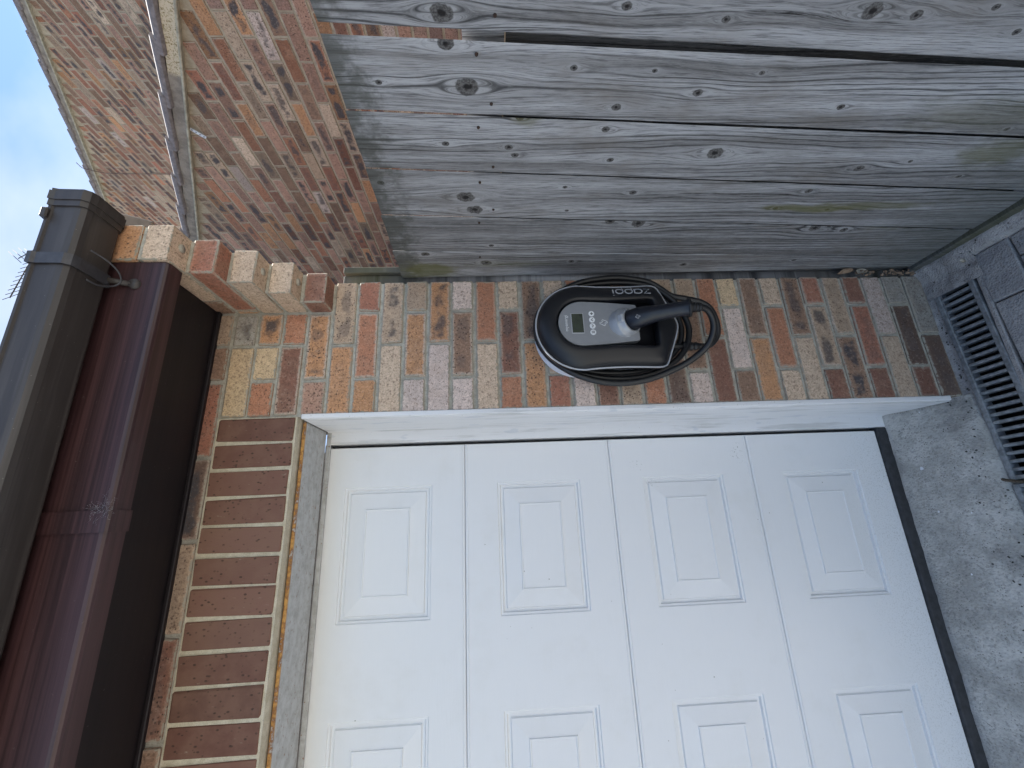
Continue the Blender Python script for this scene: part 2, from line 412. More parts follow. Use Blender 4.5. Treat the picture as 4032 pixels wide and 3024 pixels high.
# ------------------------------------------------------------------ bricks
BM = {}
def brick_mesh(L, var, H=.065, Dp=.1025, bev=.0028):
    key = (round(L, 4), var, H, Dp)
    if key in BM: return BM[key]
    rn = random.Random(hash(key) & 0xffff)
    bm = bmesh.new(); bm_box(bm, -L/2, L/2, -Dp/2, Dp/2, -H/2, H/2, bev=bev)
    for v in bm.verts:
        v.co += Vector((rn.uniform(-1, 1)*.0022, rn.uniform(-1, 1)*.0006, rn.uniform(-1, 1)*.0016))
    me = fin_bm(bm); me.materials.append(MAT['brick']); BM[key] = me
    return me
PAL = dict(cream=(.72, .555, .41), pinkw=(.76, .62, .545), tan=(.53, .39, .275), orange=(.60, .315, .16), redor=(.54, .245, .145),
           red=(.42, .18, .12), redbr=(.29, .14, .10), brown=(.33, .205, .14), dark=(.18, .122, .098), grey=(.46, .435, .385), pink=(.52, .305, .225),
           yellow=(.70, .525, .33))
def brick(cx, cy, cz, L, axis, col, parent, rim=0., flash=0., speck=.3, var=None, Dp=.1025, jit=1.0, smear=1.0):
    me = brick_mesh(L, random.randrange(3) if var is None else var, Dp=Dp)
    o = bpy.data.objects.new('brick', me); COL.objects.link(o)
    j = lambda a: random.uniform(-a, a)*jit
    o.location = (cx+j(.0012), cy+j(.0012), cz+j(.0010))
    rz = 0 if axis == 'x' else math.pi/2
    o.rotation_euler = (j(.006), j(.006), rz+j(.006))
    c = PAL[col] if isinstance(col, str) else col; k = random.uniform(.92, 1.08)
    o.color = (c[0]*k, c[1]*k, c[2]*k, 1)
    o['rim'] = float(rim); o['flash'] = float(flash); o['speck'] = float(speck); o['half_length'] = L/2; o['smear'] = float(smear)
    o.parent = parent
    return o

# ================================================================== GROUND
gx = (-60, -3.0, -.09, 60); gy = (-60, -.15, -.012, 60)
g = link('ground', pydata([(a, b, -.03) for a in gx for b in gy], [(i*4+k, (i+1)*4+k, (i+1)*4+k+1, i*4+k+1) for i in range(3) for k in range(3) if not (i == 1 and k == 1)]), 'drive'); struct(g)
pv = link('pavement', pydata([(-3.2, -1.45, -.014), (.02, -1.45, -.014), (.02, -.15, -.014), (-3.2, -.15, -.014)], [(0, 1, 2, 3)]), 'joint_sand'); struct(pv)
pm = []
for k in range(3):
    rn = random.Random(k); bm = bmesh.new(); bm_box(bm, -.0978, .0978, -.0478, .0478, -.05, 0, bev=.004)
    for v in bm.verts: v.co += Vector((rn.uniform(-1, 1)*.0012, rn.uniform(-1, 1)*.0012, rn.uniform(-1, 1)*.0008))
    me = fin_bm(bm); me.materials.append(MAT['paver']); pm.append(me)
for r in range(12):
    for k in range(17):
        x1 = -.196+.2 - .2*k + (0 if r % 2 == 0 else .1); x0 = x1-.1956
        x1 = min(x1, -.028)
        if x1-x0 < .03: continue
        cx = (x0+x1)/2
        o = bpy.data.objects.new('paver', pm[(r*5+k) % 3]); COL.objects.link(o); o.parent = pv
        o.location = (cx, -.2-.1*r - .008 + .03*(cx+.09), random.uniform(-.002, .001)); o.scale = ((x1-x0)/.1956, 1, 1)
        o.rotation_euler = (random.uniform(-.006, .006), random.uniform(-.006, .006), .03)
# cement haunch along the fence and at the drain's end
def height_sheet(name, xs, ys, fn, mat):
    V = []; Fc = []; nx, ny = len(xs), len(ys)
    for a in xs:
        for b in ys: V.append((a, b, fn(a, b)))
    for i in range(nx-1):
        for j in range(ny-1): Fc.append((i*ny+j, (i+1)*ny+j, (i+1)*ny+j+1, i*ny+j+1))
    return link(name, pydata(V, Fc, True), mat)
from mathutils import noise as mn
lin = lambda a, b, n: [a+(b-a)*i/(n-1) for i in range(n)]
def haunch(x, y):
    n = mn.noise(Vector((x*40, y*40, 3)))
    h = .002 + .004*n
    h += .020*max(0, min(1, (x+.045+.012*mn.noise(Vector((y*18, 1, 0))))/.05))
    if x < -.02 and y < -.17: h -= .03*min(1, (-.02-x)/.01*.5)
    return h
struct(height_sheet('haunching', lin(-.1, .03, 34), lin(-.17, .012, 44), haunch, 'cement'))
struct(height_sheet('haunching', lin(-.042, .03, 18), lin(-1.6, -.168, 150), lambda x, y: haunch(x, y) - .028*max(0, min(1, (-.022+.014*mn.noise(Vector((y*14, 5, 0)))-x)/.012)), 'cement'))
struct(box('edging_strip', (-3.2, -.092, -.162, -.146, -.05, -.001), 'cement', bev=.003)).rotation_euler[2] = 0
# apron inside the door opening, worn at the drain's lip
def apron(x, y):
    yl = -.022 + .03*(x+.09)
    t = max(0, min(1, (y-yl)/.25))
    z = .012 + .085*t**.9
    lip = max(0, 1-(y-yl)/(.028+.02*mn.noise(Vector((x*9, 0, 0)))))
    z -= .03*lip*lip
    z += .0022*mn.noise(Vector((x*45, y*45, 0))) + .004*mn.noise(Vector((x*9, y*9, 4)))
    if x > -.53: z -= .012*min(1, (x+.53)/.02)*max(0, min(1, (.07-y)/.03))
    return z
V = []; Fc = []; xs = lin(-3.0, -.44, 150); nt = 26
for i, x in enumerate(xs):
    yl = -.022 + .03*(x+.09)
    for k in range(nt):
        y = yl + (.42-yl)*(k/(nt-1))**1.4; V.append((x, y, apron(x, y)))
for i in range(len(xs)-1):
    for k in range(nt-1): Fc.append((i*nt+k, (i+1)*nt+k, (i+1)*nt+k+1, i*nt+k+1))
AP = struct(link('concrete_apron', pydata(V, Fc, True), 'concrete'))
for (px_, py_, pr_) in ((-.655, .14, .006), (-.795, .13, .0035), (-.80, .055, .0025), (-.47, .10, .0025), (-.98, .10, .003)):
    link('paint_fleck', pydata([(px_+pr_*(1+.25*math.sin(k*2.1))*math.cos(k*math.pi/5), py_+pr_*(1+.25*math.cos(k*1.7))*math.sin(k*math.pi/5), apron(px_, py_)+.0032) for k in range(10)], [tuple(range(10))]), 'print_white', AP)
struct(height_sheet('mortar_fillet', lin(-.46, .0, 40), lin(-.036, .02, 8), lambda x, y: -.006 + .010*max(0, min(1, (y+.02)/.03)) + .003*mn.noise(Vector((x*30, y*30, 0))), 'cement'))

# ---- channel drain
dr = struct(link('drain_channel', pydata([(-3, -.17, -.13), (-.086, -.17, -.13), (-.086, .005, -.13), (-3, .005, -.13), (-3, -.17, -.032), (-.086, -.17, -.032), (-.086, .005, -.032), (-3, .005, -.032)], [(0, 1, 2, 3), (0, 4, 5, 1), (1, 5, 6, 2), (2, 6, 7, 3), (3, 7, 4, 0)]), 'dark_void'))
def grate(x1, length, label):
    t = thing('drain_grate', label, 'drain grate', (x1, -.015, 0), 'slotted drain grates along the garage wall')
    rot = Matrix.Translation((-.088, -.016, 0)) @ Matrix.Rotation(.03, 4, 'Z')
    def bx(name, a):
        bm = bmesh.new(); bm_box(bm, *a, bev=.0022, mtx=rot); return link(name, fin_bm(bm), 'grate', t)
    o = x1+.088
    bx('frame_rail', (o-length, o, -.016, 0, -.03, .001)); bx('frame_rail', (o-length, o, -.122, -.106, -.03, .001))
    bx('end_bar', (o-.010, o, -.106, -.016, -.03, .0005)); bx('end_bar', (o-length, o-length+.012, -.106, -.016, -.03, .0005))
    n = int((length-.02)/.0235); me = None
    for k in range(1, n+1):
        c = o-.006-.0235*k
        if c - .006 < o-length+.012: break
        if me is None:
            bm = bmesh.new(); bm_box(bm, -.0048, .0048, -.1065, -.0155, -.026, -.0015, bev=.0022); me = fin_bm(bm); me.materials.append(MAT['grate'])
        b = bpy.data.objects.new('slat', me); COL.objects.link(b); adopt(b, t)
        b.location = rot @ Vector((c, 0, 0)); b.rotation_euler = (0, 0, .03)
    return t
grate(-.088, .622, 'slotted grey drain grate at the foot of the brick pier, up to the twig')
grate(-.722, 1.0, 'slotted drain grate past the twig, running out at the picture edge')

# ================================================================== GARAGE
GAR = thing('garage', 'brick garage with white panelled up-and-over door, soldier course and brown eaves', 'garage', (-1.4, 2.5, 0))
wall = bmesh.new()
bm_box(wall, -.438, -.0035, .0062, .10, -.05, 2.10)
bm_box(wall, -3.3, -.0035, .0060, .10, 2.3245, 2.5)
bm_box(wall, -.4455, -.0036, .0064, .098, 2.09, 2.33)
bm_box(wall, -2.98, -2.55, .0045, .10, -.05, 2.33)
WALL = link('wall', fin_bm(wall), 'mortar', GAR)
bk = bmesh.new()
bm_box(bk, -.44, -.002, .102, .32, -.05, 2.3)
bm_box(bk, -.1, -.002, .30, 5.2, -.05, 2.5); bm_box(bk, -3.3, -3.2, .30, 5.2, -.05, 2.5); bm_box(bk, -3.3, -.002, 5.2, 5.3, -.05, 2.5)
bm_box(bk, -3.3, -2.55, .102, .32, -.05, 2.3); bm_box(bk, -3.3, -.002, .102, .32, 2.3, 2.5)
link('back_wall', fin_bm(bk), 'brick_mass', GAR)
PIER = {  # per course, right to left: (colour, rim, flash, speck)
-2: [('tan', .2, .5, .8), ('orange', .3, .1, .7)],
-1: [('red', .1, 0, .5), ('redor', .9, .1, .6), ('orange', .1, 0, .4)],
0: [('tan', .5, .8, .6), ('cream', 0, 0, .15)],
1: [('tan', .1, 0, .4), ('orange', 1, .1, .6), ('pinkw', 0, 0, .1)],
2: [('orange', .6, .8, .5), ('pinkw', 0, 0, .15)],
3: [('pinkw', 0, 0, .1), ('brown', .9, .4, .9), ('pinkw', .1, 0, .15)],
4: [('redor', .5, .1, .5), ('cream', .1, 0, .2)],
5: [('cream', 0, 0, .2), ('redbr', .5, .6, .9), ('redor', .1, 0, .3)],
6: [('brown', .4, .6, .9), ('orange', .3, .1, 1)],
7: [('cream', 0, 0, .2), ('tan', .3, .2, .5), ('red', .1, 0, .6)],
8: [('redor', .2, 0, .7), ('pinkw', 0, 0, .25)],
9: [('pinkw', 0, 0, .1), ('tan', .3, .3, .4), ('redbr', .3, .1, .9)],
10: [('orange', .2, .1, .5), ('tan', .5, .2, .8)],
11: [('orange', .2, 0, .5), ('tan', .3, .2, .4), ('redor', .2, 0, .6)],
12: [('tan', .2, .1, .5), ('dark', .3, .2, .9)],
13: [('tan', .2, .2, .6), ('brown', .3, .3, .8), ('pinkw', 0, 0, .25)],
14: [('redor', .15, .1, .5), ('redbr', .15, .1, .5)],
15: [('yellow', 0, 0, .25), ('pinkw', 0, 0, .2), ('brown', .2, .1, .5)],
16: [('brown', .8, .2, .5), ('orange', .3, .1, .3)],
17: [('cream', 0, 0, .3), ('redor', .5, 0, .3), ('cream', 0, 0, .15)],
18: [('brown', .3, .7, .8), ('cream', 0, 0, .2)],
19: [('red', .5, 0, .3), ('tan', 1, .8, .4), ('redbr', .1, 0, .5)],
20: [('tan', 1, .2, .4), ('brown', .2, 1, .8)],
21: [('redbr', .3, 0, .3), ('red', .4, .3, .3), ('redbr', .1, .1, .4)],
22: [('pinkw', 0, 0, .2), ('cream', .1, 0, .3)],
23: [('grey', .1, 0, .4), ('dark', .1, .5, .6), ('redbr', .3, 0, .5)],
24: [('grey', 0, .3, .5), ('dark', .1, .4, .5)],
}
zc = lambda j: (25-j)*.075 - .0375
for j, row in PIER.items():
    lens = [.215, .215] if len(row) == 2 else [.1025, .215, .1025]
    x = 0.0
    for L, (c, rm, fl, sp) in zip(lens, row):
        if (j in (1, 3, 9)) and L > .2 and False: pass
        cc = PAL[c]
        if j >= 22: cc = tuple(v*.78 for v in cc)          # bottom courses of the pier darkened
        brick(x-L/2, .0513, zc(j), L, 'x', cc, WALL, rm, fl, sp); x -= L+.010
# courses beside the corbel and over the soldiers
UP = {-3: [(.215, 'orange', 1, .5, .9), (.1025, 'pink', .4, 0, .8)],
-4: [(.1025, 'redor', .1, 0, .5), (.215, 'redbr', .8, .1, .8)],
-5: [(.1025, 'orange', .5, .9, .5), (.1025, 'yellow', 0, 0, .2), (.1025, 'redor', .1, 0, .6)],
-6: [(.1025, 'grey', .1, .6, .8), (.215, 'yellow', .1, 0, .3)],
-7: [(.1025, 'tan', 0, .2, .4), (.1025, 'brown', 0, .2, .4), (.215, 'red', .2, .1, .8), (.215, 'dark', .4, 1, .6), (.215, 'tan', .3, .2, .7), (.215, 'redbr', .3, .3, .9), (.215, 'brown', .3, .2, .6)]
    + [(.215, random.choice(['red', 'brown', 'tan', 'orange']), .3, .3, .6) for _ in range(5)]}
for j, row in UP.items():
    x = -.1125
    for L, c, rm, fl, sp in row:
        brick(x-L/2, .0513, zc(j), L, 'x', c, WALL, rm, fl, sp); x -= L+.010
# corbel: one header wide, each course steps out over the one below
CF = [-.060, -.118, -.178, -.230, -.291, -.291]
CC = [('redbr', .2, .1, .6), ('cream', 0, .0, .3), ('cream', 0, 0, .3), ('red', .3, .1, .6), ('cream', 0, 0, .5), ('orange', .1, 0, .7)]
CB = ['red', 'brown', 'redor', 'orange', 'brown', 'brown']
cm = bmesh.new()
for i, yf in enumerate(CF):
    z0 = 2.025+.075*i
    c, rm, fl, sp = CC[i]
    L1 = .215 if yf < -.1 else .1025
    # brick length along y, local x axis = world y
    brick(-.05125, yf+L1/2, z0+.0375, L1, 'y', c, WALL, rm, fl, sp, jit=.7)
    y1 = yf+L1+.010
    if y1 < .06: brick(-.05125, (y1+.09)/2, z0+.0375, .09-y1, 'y', CB[i], WALL, rm, .1, .5, jit=.7)
    bm_box(cm, -.0985, -.004, yf+.0042+(.0003*i), .096, z0+.0085, z0+.0802)
link('corbel_mortar', fin_bm(cm), 'mortar', WALL)
# weep-hole plugs of mortar under the stepped bricks
for i in (1, 2, 4):
    yb = (CF[i]+CF[i-1])/2+.008
    tube_obj('mortar_plug', [(-.045, yb, 2.0275+.075*i), (-.045, yb, 2.0330+.075*i)], .011, 'mortar', WALL, 10)
# soldier course
box('soldier_mortar', (-2.6, -.4457, .0022, .0995, 2.1, 2.3248), 'mortar_yellow', WALL)
sm = []
for k in range(3):
    rn = random.Random(k+5); bm = bmesh.new(); bm_box(bm, -.0325, .0325, -.05, .05, -.1075, .1075, bev=.0025)
    for v in bm.verts: v.co += Vector((rn.uniform(-1, 1)*.0022, rn.uniform(-1, 1)*.0005, rn.uniform(-1, 1)*.0022))
    me = fin_bm(bm); me.materials.append(MAT['soldier']); sm.append(me)
for k in range(28):
    o = bpy.data.objects.new('soldier_brick', sm[k % 3]); COL.objects.link(o); o.parent = WALL
    o.location = (-.4835-.075*k+random.uniform(-.0015, .0015), .0485+random.uniform(-.0015, .001), 2.2125+random.uniform(-.002, .002)); o.rotation_euler = (random.uniform(-.004, .004), random.uniform(-.016, .016), random.uniform(-.010, .010))
    q = random.uniform(.78, 1.28); w2 = random.uniform(.92, 1.1); o.color = (.160*q, .080*q*w2, .060*q*w2, 1)
# steel lintel
box('lintel', (-2.55, -.4545, .036, .202, 2.088, 2.0965), 'lintel', GAR, .001)
box('lintel_lip', (-2.55, -.4548, .2055, .2125, 2.072, 2.0868), 'lintel', GAR, .001)
# soffit, fascia, joint trim
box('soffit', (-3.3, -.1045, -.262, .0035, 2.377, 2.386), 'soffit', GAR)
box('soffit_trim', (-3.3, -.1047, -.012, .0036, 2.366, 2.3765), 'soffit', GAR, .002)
bm = bmesh.new(); prof = [(-.281, 2.56), (-.281, 2.345), (-.2795, 2.3385), (-.2755, 2.334), (-.270, 2.332), (-.231, 2.332), (-.229, 2.334), (-.229, 2.3765), (-.262, 2.3768), (-.263, 2.56)]
def extrude_prof(prof, x0, x1, smooth=False):
    n = len(prof); V = [(x0, a, b) for a, b in prof]+[(x1, a, b) for a, b in prof]
    Fc = [(i, (i+1) % n, n+(i+1) % n, n+i) for i in range(n)]+[tuple(range(n))[::-1], tuple(range(n, 2*n))]
    bm2 = bmesh.new(); vs = [bm2.verts.new(v) for v in V]
    for f in Fc: bm2.faces.new([vs[i] for i in f])
    return fin_bm(bm2, smooth)
bm.free()
FAS = link('fascia', extrude_prof(prof, -3.3, -.1045), 'fascia', GAR)
jp = [(a-.0055 if a < -.265 else a, b-(.005 if b < 2.345 else 0)) for a, b in prof[:7]]+[(-.2292, 2.3755)]+[(-.25, 2.3755), (-.25, 2.55)]
link('fascia_joint', extrude_prof(jp, -.748, -.704), 'fascia', FAS)
box('fascia_top', (-3.3, -.11, -.262, .0, 2.54, 2.556), 'soffit', GAR)
# web of spider silk and lint on the joint
rs = random.Random(3); paths = []
for k in range(60):
    a = Vector((-.700+rs.gauss(0, .009), -.2855, 2.349+rs.gauss(0, .012)))
    b = a+Vector((rs.gauss(0, .006), -.001-abs(rs.gauss(0, .003)), rs.gauss(0, .006)))
    c = b+Vector((rs.gauss(0, .005), -abs(rs.gauss(0, .001)), rs.gauss(0, .005)))
    paths.append(catmull([a, b, c], 3))
cw = link('cobweb', multi_tube(paths, .00007, 3), 'rim_grey', FAS); cw['kind'] = 'stuff'
# gutter
GUT = link('gutter', None) if False else None
gp = [(-.292, 2.522), (-.296, 2.459), (-.300, 2.452), (-.306, 2.4495), (-.374, 2.4495), (-.385, 2.4525), (-.3915, 2.461), (-.3935, 2.472), (-.3945, 2.517), (-.399, 2.520), (-.399, 2.526), (-.390, 2.526),
      (-.390, 2.475), (-.387, 2.463), (-.374, 2.4535), (-.306, 2.4535), (-.299, 2.463), (-.295, 2.522)]
GUT = link('gutter', extrude_prof(gp, -3.3, -.012), 'gutter', GAR)
for p in GUT.data.polygons: p.use_smooth = False
def scale_prof(pr, k, cy=-.345, cz=2.50): return [(cy+(a-cy)*k, cz+(b-cz)*k) for a, b in pr]
op = [(-.289, 2.523), (-.292, 2.456), (-.300, 2.4468), (-.374, 2.4462), (-.388, 2.4505), (-.3965, 2.462), (-.3985, 2.517), (-.4025, 2.527), (-.30, 2.5275)]
link('end_cap', extrude_prof(op, -.030, -.014), 'gutter', GUT)
link('end_cap_flange', extrude_prof(scale_prof(op, 1.045), -.0145, .008), 'gutter', GUT)
link('end_cap_face', extrude_prof(scale_prof(op, .99), .0075, .016), 'gutter', GUT)
# bracket strap, fixing arm and loose cable tie
for bx_ in (-.168, -1.35, -2.45):
    bp = [(-.287, 2.468), (-.290, 2.450), (-.299, 2.4452), (-.374, 2.4448), (-.389, 2.4488), (-.3978, 2.461), (-.3998, 2.516), (-.4045, 2.522), (-.4045, 2.531), (-.391, 2.531),
          (-.391, 2.5295), (-.4020, 2.5285), (-.4020, 2.523), (-.3975, 2.517), (-.3955, 2.462), (-.388, 2.451), (-.374, 2.4475), (-.301, 2.4478), (-.2930, 2.452), (-.2895, 2.468)]
    link('bracket', extrude_prof(bp, bx_-.0135, bx_+.0135), 'gutter_clip', GUT)
tube_obj('bracket_arm', [(-.165, -.30, 2.452), (-.166, -.292, 2.432), (-.168, -.2835, 2.405)], .0075, 'gutter', GUT, 8)
tube_obj('bracket_foot', [(-.168, -.2815, 2.398), (-.1685, -.287, 2.396)], .013, 'gutter', GUT, 14)
tube_obj('cable_tie', catmull([(-.125, -.362, 2.444), (-.135, -.335, 2.428), (-.150, -.312, 2.418), (-.166, -.297, 2.420), (-.182, -.300, 2.428), (-.196, -.325, 2.438), (-.196, -.352, 2.4445)], 6), .0022, 'gutter_clip', GUT, 6)
# roof and verge
ROOF = link('roof', pydata([(-3.35, -.29, 2.552), (.03, -.29, 2.552), (.03, 2.5, 4.19), (-3.35, 2.5, 4.19), (-3.35, -.29, 2.568), (.03, -.29, 2.568), (.03, 2.5, 4.215), (-3.35, 2.5, 4.215),
        (-3.35, 5.4, 2.52), (.03, 5.4, 2.52), (-3.35, 5.4, 2.545), (.03, 5.4, 2.545)],
        [(3, 2, 1, 0), (4, 5, 6, 7), (0, 1, 5, 4), (1, 2, 6, 5), (0, 4, 7, 3), (3, 8, 9, 2), (7, 6, 11, 10), (8, 10, 11, 9), (2, 9, 11, 6), (3, 7, 10, 8)]), 'roof_tile', GAR)
sl30 = math.tan(rad(30))
def slope_box(x0, x1, s0, s1, h0, h1, y0, z0, bev=.003, ang=30):
    bm = bmesh.new(); m = Matrix.Translation((0, y0, z0)) @ Matrix.Rotation(rad(ang), 4, 'X')
    bm_box(bm, x0, x1, s0, s1, h0, h1, bev=bev, mtx=m); return fin_bm(bm)
for k in range(11):
    link('roof_tile', slope_box(-3.35+.306*k, -3.35+.306*k+.303, -.03, .39, .012, .030, -.295, 2.545, .004), 'roof_tile', ROOF)
link('verge_starter', slope_box(-.066, -.040, -.112, .05, -.016, -.002, -.300, 2.556, .003, 12), 'gutter', ROOF)
link('verge_box', slope_box(.030, .092, .085, 1.6, -.160, -.02, -.345, 2.566, .006), 'verge_plastic', ROOF)
for k in range(9):
    link('verge_cap', slope_box(.020, .058, -.045+.325*k, .30+.325*k, -.045+.004*(k % 2), .024+.004*(k % 2), -.255, 2.575, .004), 'verge_plastic', ROOF)
    link('verge_cap_top', slope_box(-.03, .0585, -.047+.325*k, .302+.325*k, .0245+.004*(k % 2), .0285+.004*(k % 2), -.255, 2.575, .002), 'verge_plastic', ROOF)

# ---- garage door
DY = .215
DOOR = link('garage_door', pydata([(-2.48, .2455, .14), (-.515, .2455, .14), (-.515, .2455, 2.07), (-2.48, .2455, 2.07)], [(0, 1, 2, 3)]), 'dark_void', GAR)  # near-black sheet behind the sections, stands in for shade in the gaps
CX = [(-.642, -1.046), (-1.294, -1.698), (-1.946, -2.35)]
SEC = [(2.079, 1.6226, 2.0165, 1.731), (1.6214, 1.1226, 1.5135, 1.2315), (1.1214, .6236, 1.0135, .7295), (.6224, .132, .5165, .2385)]
def rings_mesh(x0, x1, z0, z1, rings):
    """rings: (inset, y) from the outside in; the last one is filled"""
    V = []; Fc = []
    for ins, y in rings:
        V += [(x0+ins, y, z0+ins), (x1-ins, y, z0+ins), (x1-ins, y, z1-ins), (x0+ins, y, z1-ins)]
    for i in range(len(rings)-1):
        for k in range(4): Fc.append((i*4+k, i*4+(k+1) % 4, i*4+4+(k+1) % 4, i*4+4+k))
    n = (len(rings)-1)*4; Fc.append((n, n+1, n+2, n+3))
    return pydata(V, Fc)
for (zt, zb, ct, cb) in SEC:
    xl, xr = -2.487, -.5088
    xs = [xl]+sorted([v for c in CX for v in c])+[xr]
    V = []; Fc = []
    def quad(x0, x1, z0, z1):
        i = len(V); V.extend([(x0, DY, z0), (x1, DY, z0), (x1, DY, z1), (x0, DY, z1)]); Fc.append((i, i+1, i+2, i+3))
    e = .0022
    quad(xl+e, xr-e, ct, zt-e); quad(xl+e, xr-e, zb+e, cb)
    for i in range(0, len(xs), 2):
        a = xs[i]+(e if i == 0 else 0); b = xs[i+1]-(e if i+1 == len(xs)-1 else 0); quad(a, b, cb, ct)
    # rolled edges
    o = [(xl+e, DY, zb+e), (xr-e, DY, zb+e), (xr-e, DY, zt-e), (xl+e, DY, zt-e)]; p = [(xl, DY+.0025, zb), (xr, DY+.0025, zb), (xr, DY+.0025, zt), (xl, DY+.0025, zt)]
    q = [(a, DY+.026, c) for a, b, c in p]
    i = len(V); V += o+p+q
    for k in range(4):
        kk = (k+1) % 4; Fc.append((i+k, i+4+k, i+4+kk, i+kk)); Fc.append((i+4+k, i+8+k, i+8+kk, i+4+kk))
    link('door_section', pydata(V, Fc), 'door', DOOR)
    for a, b in CX:
        link('panel', rings_mesh(b, a, cb, ct, [(0, DY), (.0022, DY+.0035), (.0080, DY+.0035), (.0110, DY+.0105), (.0185, DY+.0105), (.0215, DY+.0050), (.0245, DY+.0050), (.070, DY+.0006), (.0715, DY-.0028), (.0745, DY-.0028), (.0765, DY-.0008)]), 'door', DOOR)
# thin ribs on both sides of each groove
for z in (1.622, 1.122, .623):
    box('groove_rib', (-2.486, -.510, DY-.0014, DY+.002, z+.0075, z+.0100), 'door', DOOR, .001)
    box('groove_rib', (-2.486, -.510, DY-.0012, DY+.002, z-.0100, z-.0075), 'door', DOOR, .001)
box('bottom_seal', (-2.50, -.498, .206, .242, .060, .1315), 'seal', DOOR, .006, 2)
# frame
FR = box('door_frame', (-.497, -.4505, .2065, .29, .088, 2.0855), 'upvc', GAR, .002)
box('frame_stile', (-2.54, -2.4955, .2065, .29, .088, 2.0855), 'upvc', FR, .002)
box('jamb_lining', (-.4555, -.4395, .008, .2, .092, 2.0835), 'upvc', FR, .0015)
V = [(-.4557, .0095, .045), (-.4557, .199, .082), (-.4557, .199, .10), (-.4557, .0095, .10), (-.4397, .0095, .045), (-.4397, .199, .082), (-.4397, .199, .10), (-.4397, .0095, .10)]
link('jamb_foot', pydata(V, [(0, 1, 2, 3), (4, 7, 6, 5), (0, 3, 7, 4), (1, 5, 6, 2), (0, 4, 5, 1)]), 'upvc', FR)
box('jamb_bead', (-.4535, -.4385, -.0025, .0078, .050, 2.088), 'upvc', FR, .002)
box('jamb_bead', (-.4575, -.4509, .197, .2062, .092, 2.083), 'upvc', FR, .0015)
box('jamb_lining', (-2.551, -2.5405, .008, .2, .05, 2.0835), 'upvc', FR, .0015)
box('frame_head', (-2.4954, -.4972, .214, .26, 2.0825, 2.092), 'upvc', FR, .001)
box('gap_shade_sheet', (-2.55, -.44, .30, .31, .06, 2.12), 'dark_void', GAR)  # dark sheet added behind the frame so the gap beside the door stays black

# ================================================================== EV CHARGER
XC = -.2145; ZC = 1.15
CH = thing('ev_charger', 'black wall-mounted car charger with grey keypad plate and cable coiled round it', 'car charger', (XC, 0, .95))
def polar(poly, n=120):
    out = []
    P = [(a, b) for a, b in poly]; N = len(P)
    for k in range(n):
        an = 2*math.pi*k/n + .0007; dx, dz = math.cos(an), math.sin(an); best = 0
        for i in range(N):
            x1, z1 = P[i][0]-XC, P[i][1]-ZC; x2, z2 = P[(i+1) % N][0]-XC, P[(i+1) % N][1]-ZC
            ex, ez = x2-x1, z2-z1; den = dx*ez-dz*ex
            if abs(den) < 1e-12: continue
            t = (x1*ez-z1*ex)/den; u = (x1*dz-z1*dx)/den
            if t > 0 and -1e-9 <= u <= 1+1e-9: best = max(best, t)
        out.append((XC+dx*best, ZC+dz*best))
    return out
def mirror(right):   # (dx,z) from the top down to the bottom
    return [(XC+a, z) for a, z in right]+[(XC-a, z) for a, z in right[::-1]]
arc = lambda r, zc_, n=16: [(r*math.sin(math.pi/2*k/n), zc_+r*math.cos(math.pi/2*k/n)) for k in range(n+1)]
outer = mirror(arc(.1385, 1.2505)+[(.1352, 1.21), (.1335, 1.17), (.1330, 1.13), (.1338, 1.08), (.1355, 1.035), (.1355, 1.022), (.1335, 1.010), (.128, 1.001), (.065, .9735), (.03, .9590), (.012, .953), (.0, .9515)])
recess = mirror(arc(.0765, 1.2515)+[(.0745, 1.21), (.0722, 1.16), (.0728, 1.10), (.0765, 1.05), (.0765, 1.038), (.072, 1.030), (0, 1.026)])
plate = mirror(arc(.0715, 1.2525)+[(.0695, 1.21), (.0665, 1.17), (.0625, 1.13), (.0590, 1.095), (.0575, 1.084), (0, 1.083)])
def lerp2(A, B, t): return [(a[0]+(b[0]-a[0])*t, a[1]+(b[1]-a[1])*t) for a, b in zip(A, B)]
def grow(A, d): return [(XC+(a-XC)*(1+d/math.hypot(a-XC, b-ZC)), ZC+(b-ZC)*(1+d/math.hypot(a-XC, b-ZC))) for a, b in A]
def loft(rings, cap0=False, cap1=False, smooth=True):
    n = len(rings[0][0]); V = []; Fc = []
    for R, y in rings:
        for i, (a, b) in enumerate(R): V.append((a, y(a, b) if callable(y) else y, b))
    for i in range(len(rings)-1):
        for k in range(n): Fc.append((i*n+k, i*n+(k+1) % n, (i+1)*n+(k+1) % n, (i+1)*n+k))
    if cap0: Fc.append(tuple(range(n)))
    if cap1: Fc.append(tuple((len(rings)-1)*n+k for k in range(n))[::-1])
    return pydata(V, Fc, smooth)
O = polar(outer); I = polar(recess); Pl = polar(plate)
link('front_cover', loft([(grow(O, -.018), -.066), (grow(O, -.004), -.068), (O, -.074), (O, -.086), (grow(O, -.006), -.0945), (grow(O, -.0075), -.098), (lerp2(O, I, .26), -.1105), (lerp2(O, I, .5), -.1175), (lerp2(O, I, .78), -.1205), (lerp2(O, I, .94), -.1205), (lerp2(O, I, .985), -.1185), (I, -.115), (grow(I, -.002), -.100), (grow(I, -.004), -.090)], cap1=True), 'black_plastic', CH)
tube_obj('trim_rim', [(a, -.0905, b) for a, b in grow(O, -.0012)], .0027, 'rim_grey', CH, 8, closed=True)
link('back_shell', loft([(grow(O, -.006), -.003), (grow(O, -.006), -.018), (grow(O, -.009), -.024), (grow(O, -.030), -.0255)], cap0=True, cap1=True), 'pale_shell', CH)
link('cable_spool', loft([(grow(O, -.026), -.026), (grow(O, -.024), -.067)], cap0=True, cap1=True), 'black_plastic', CH)
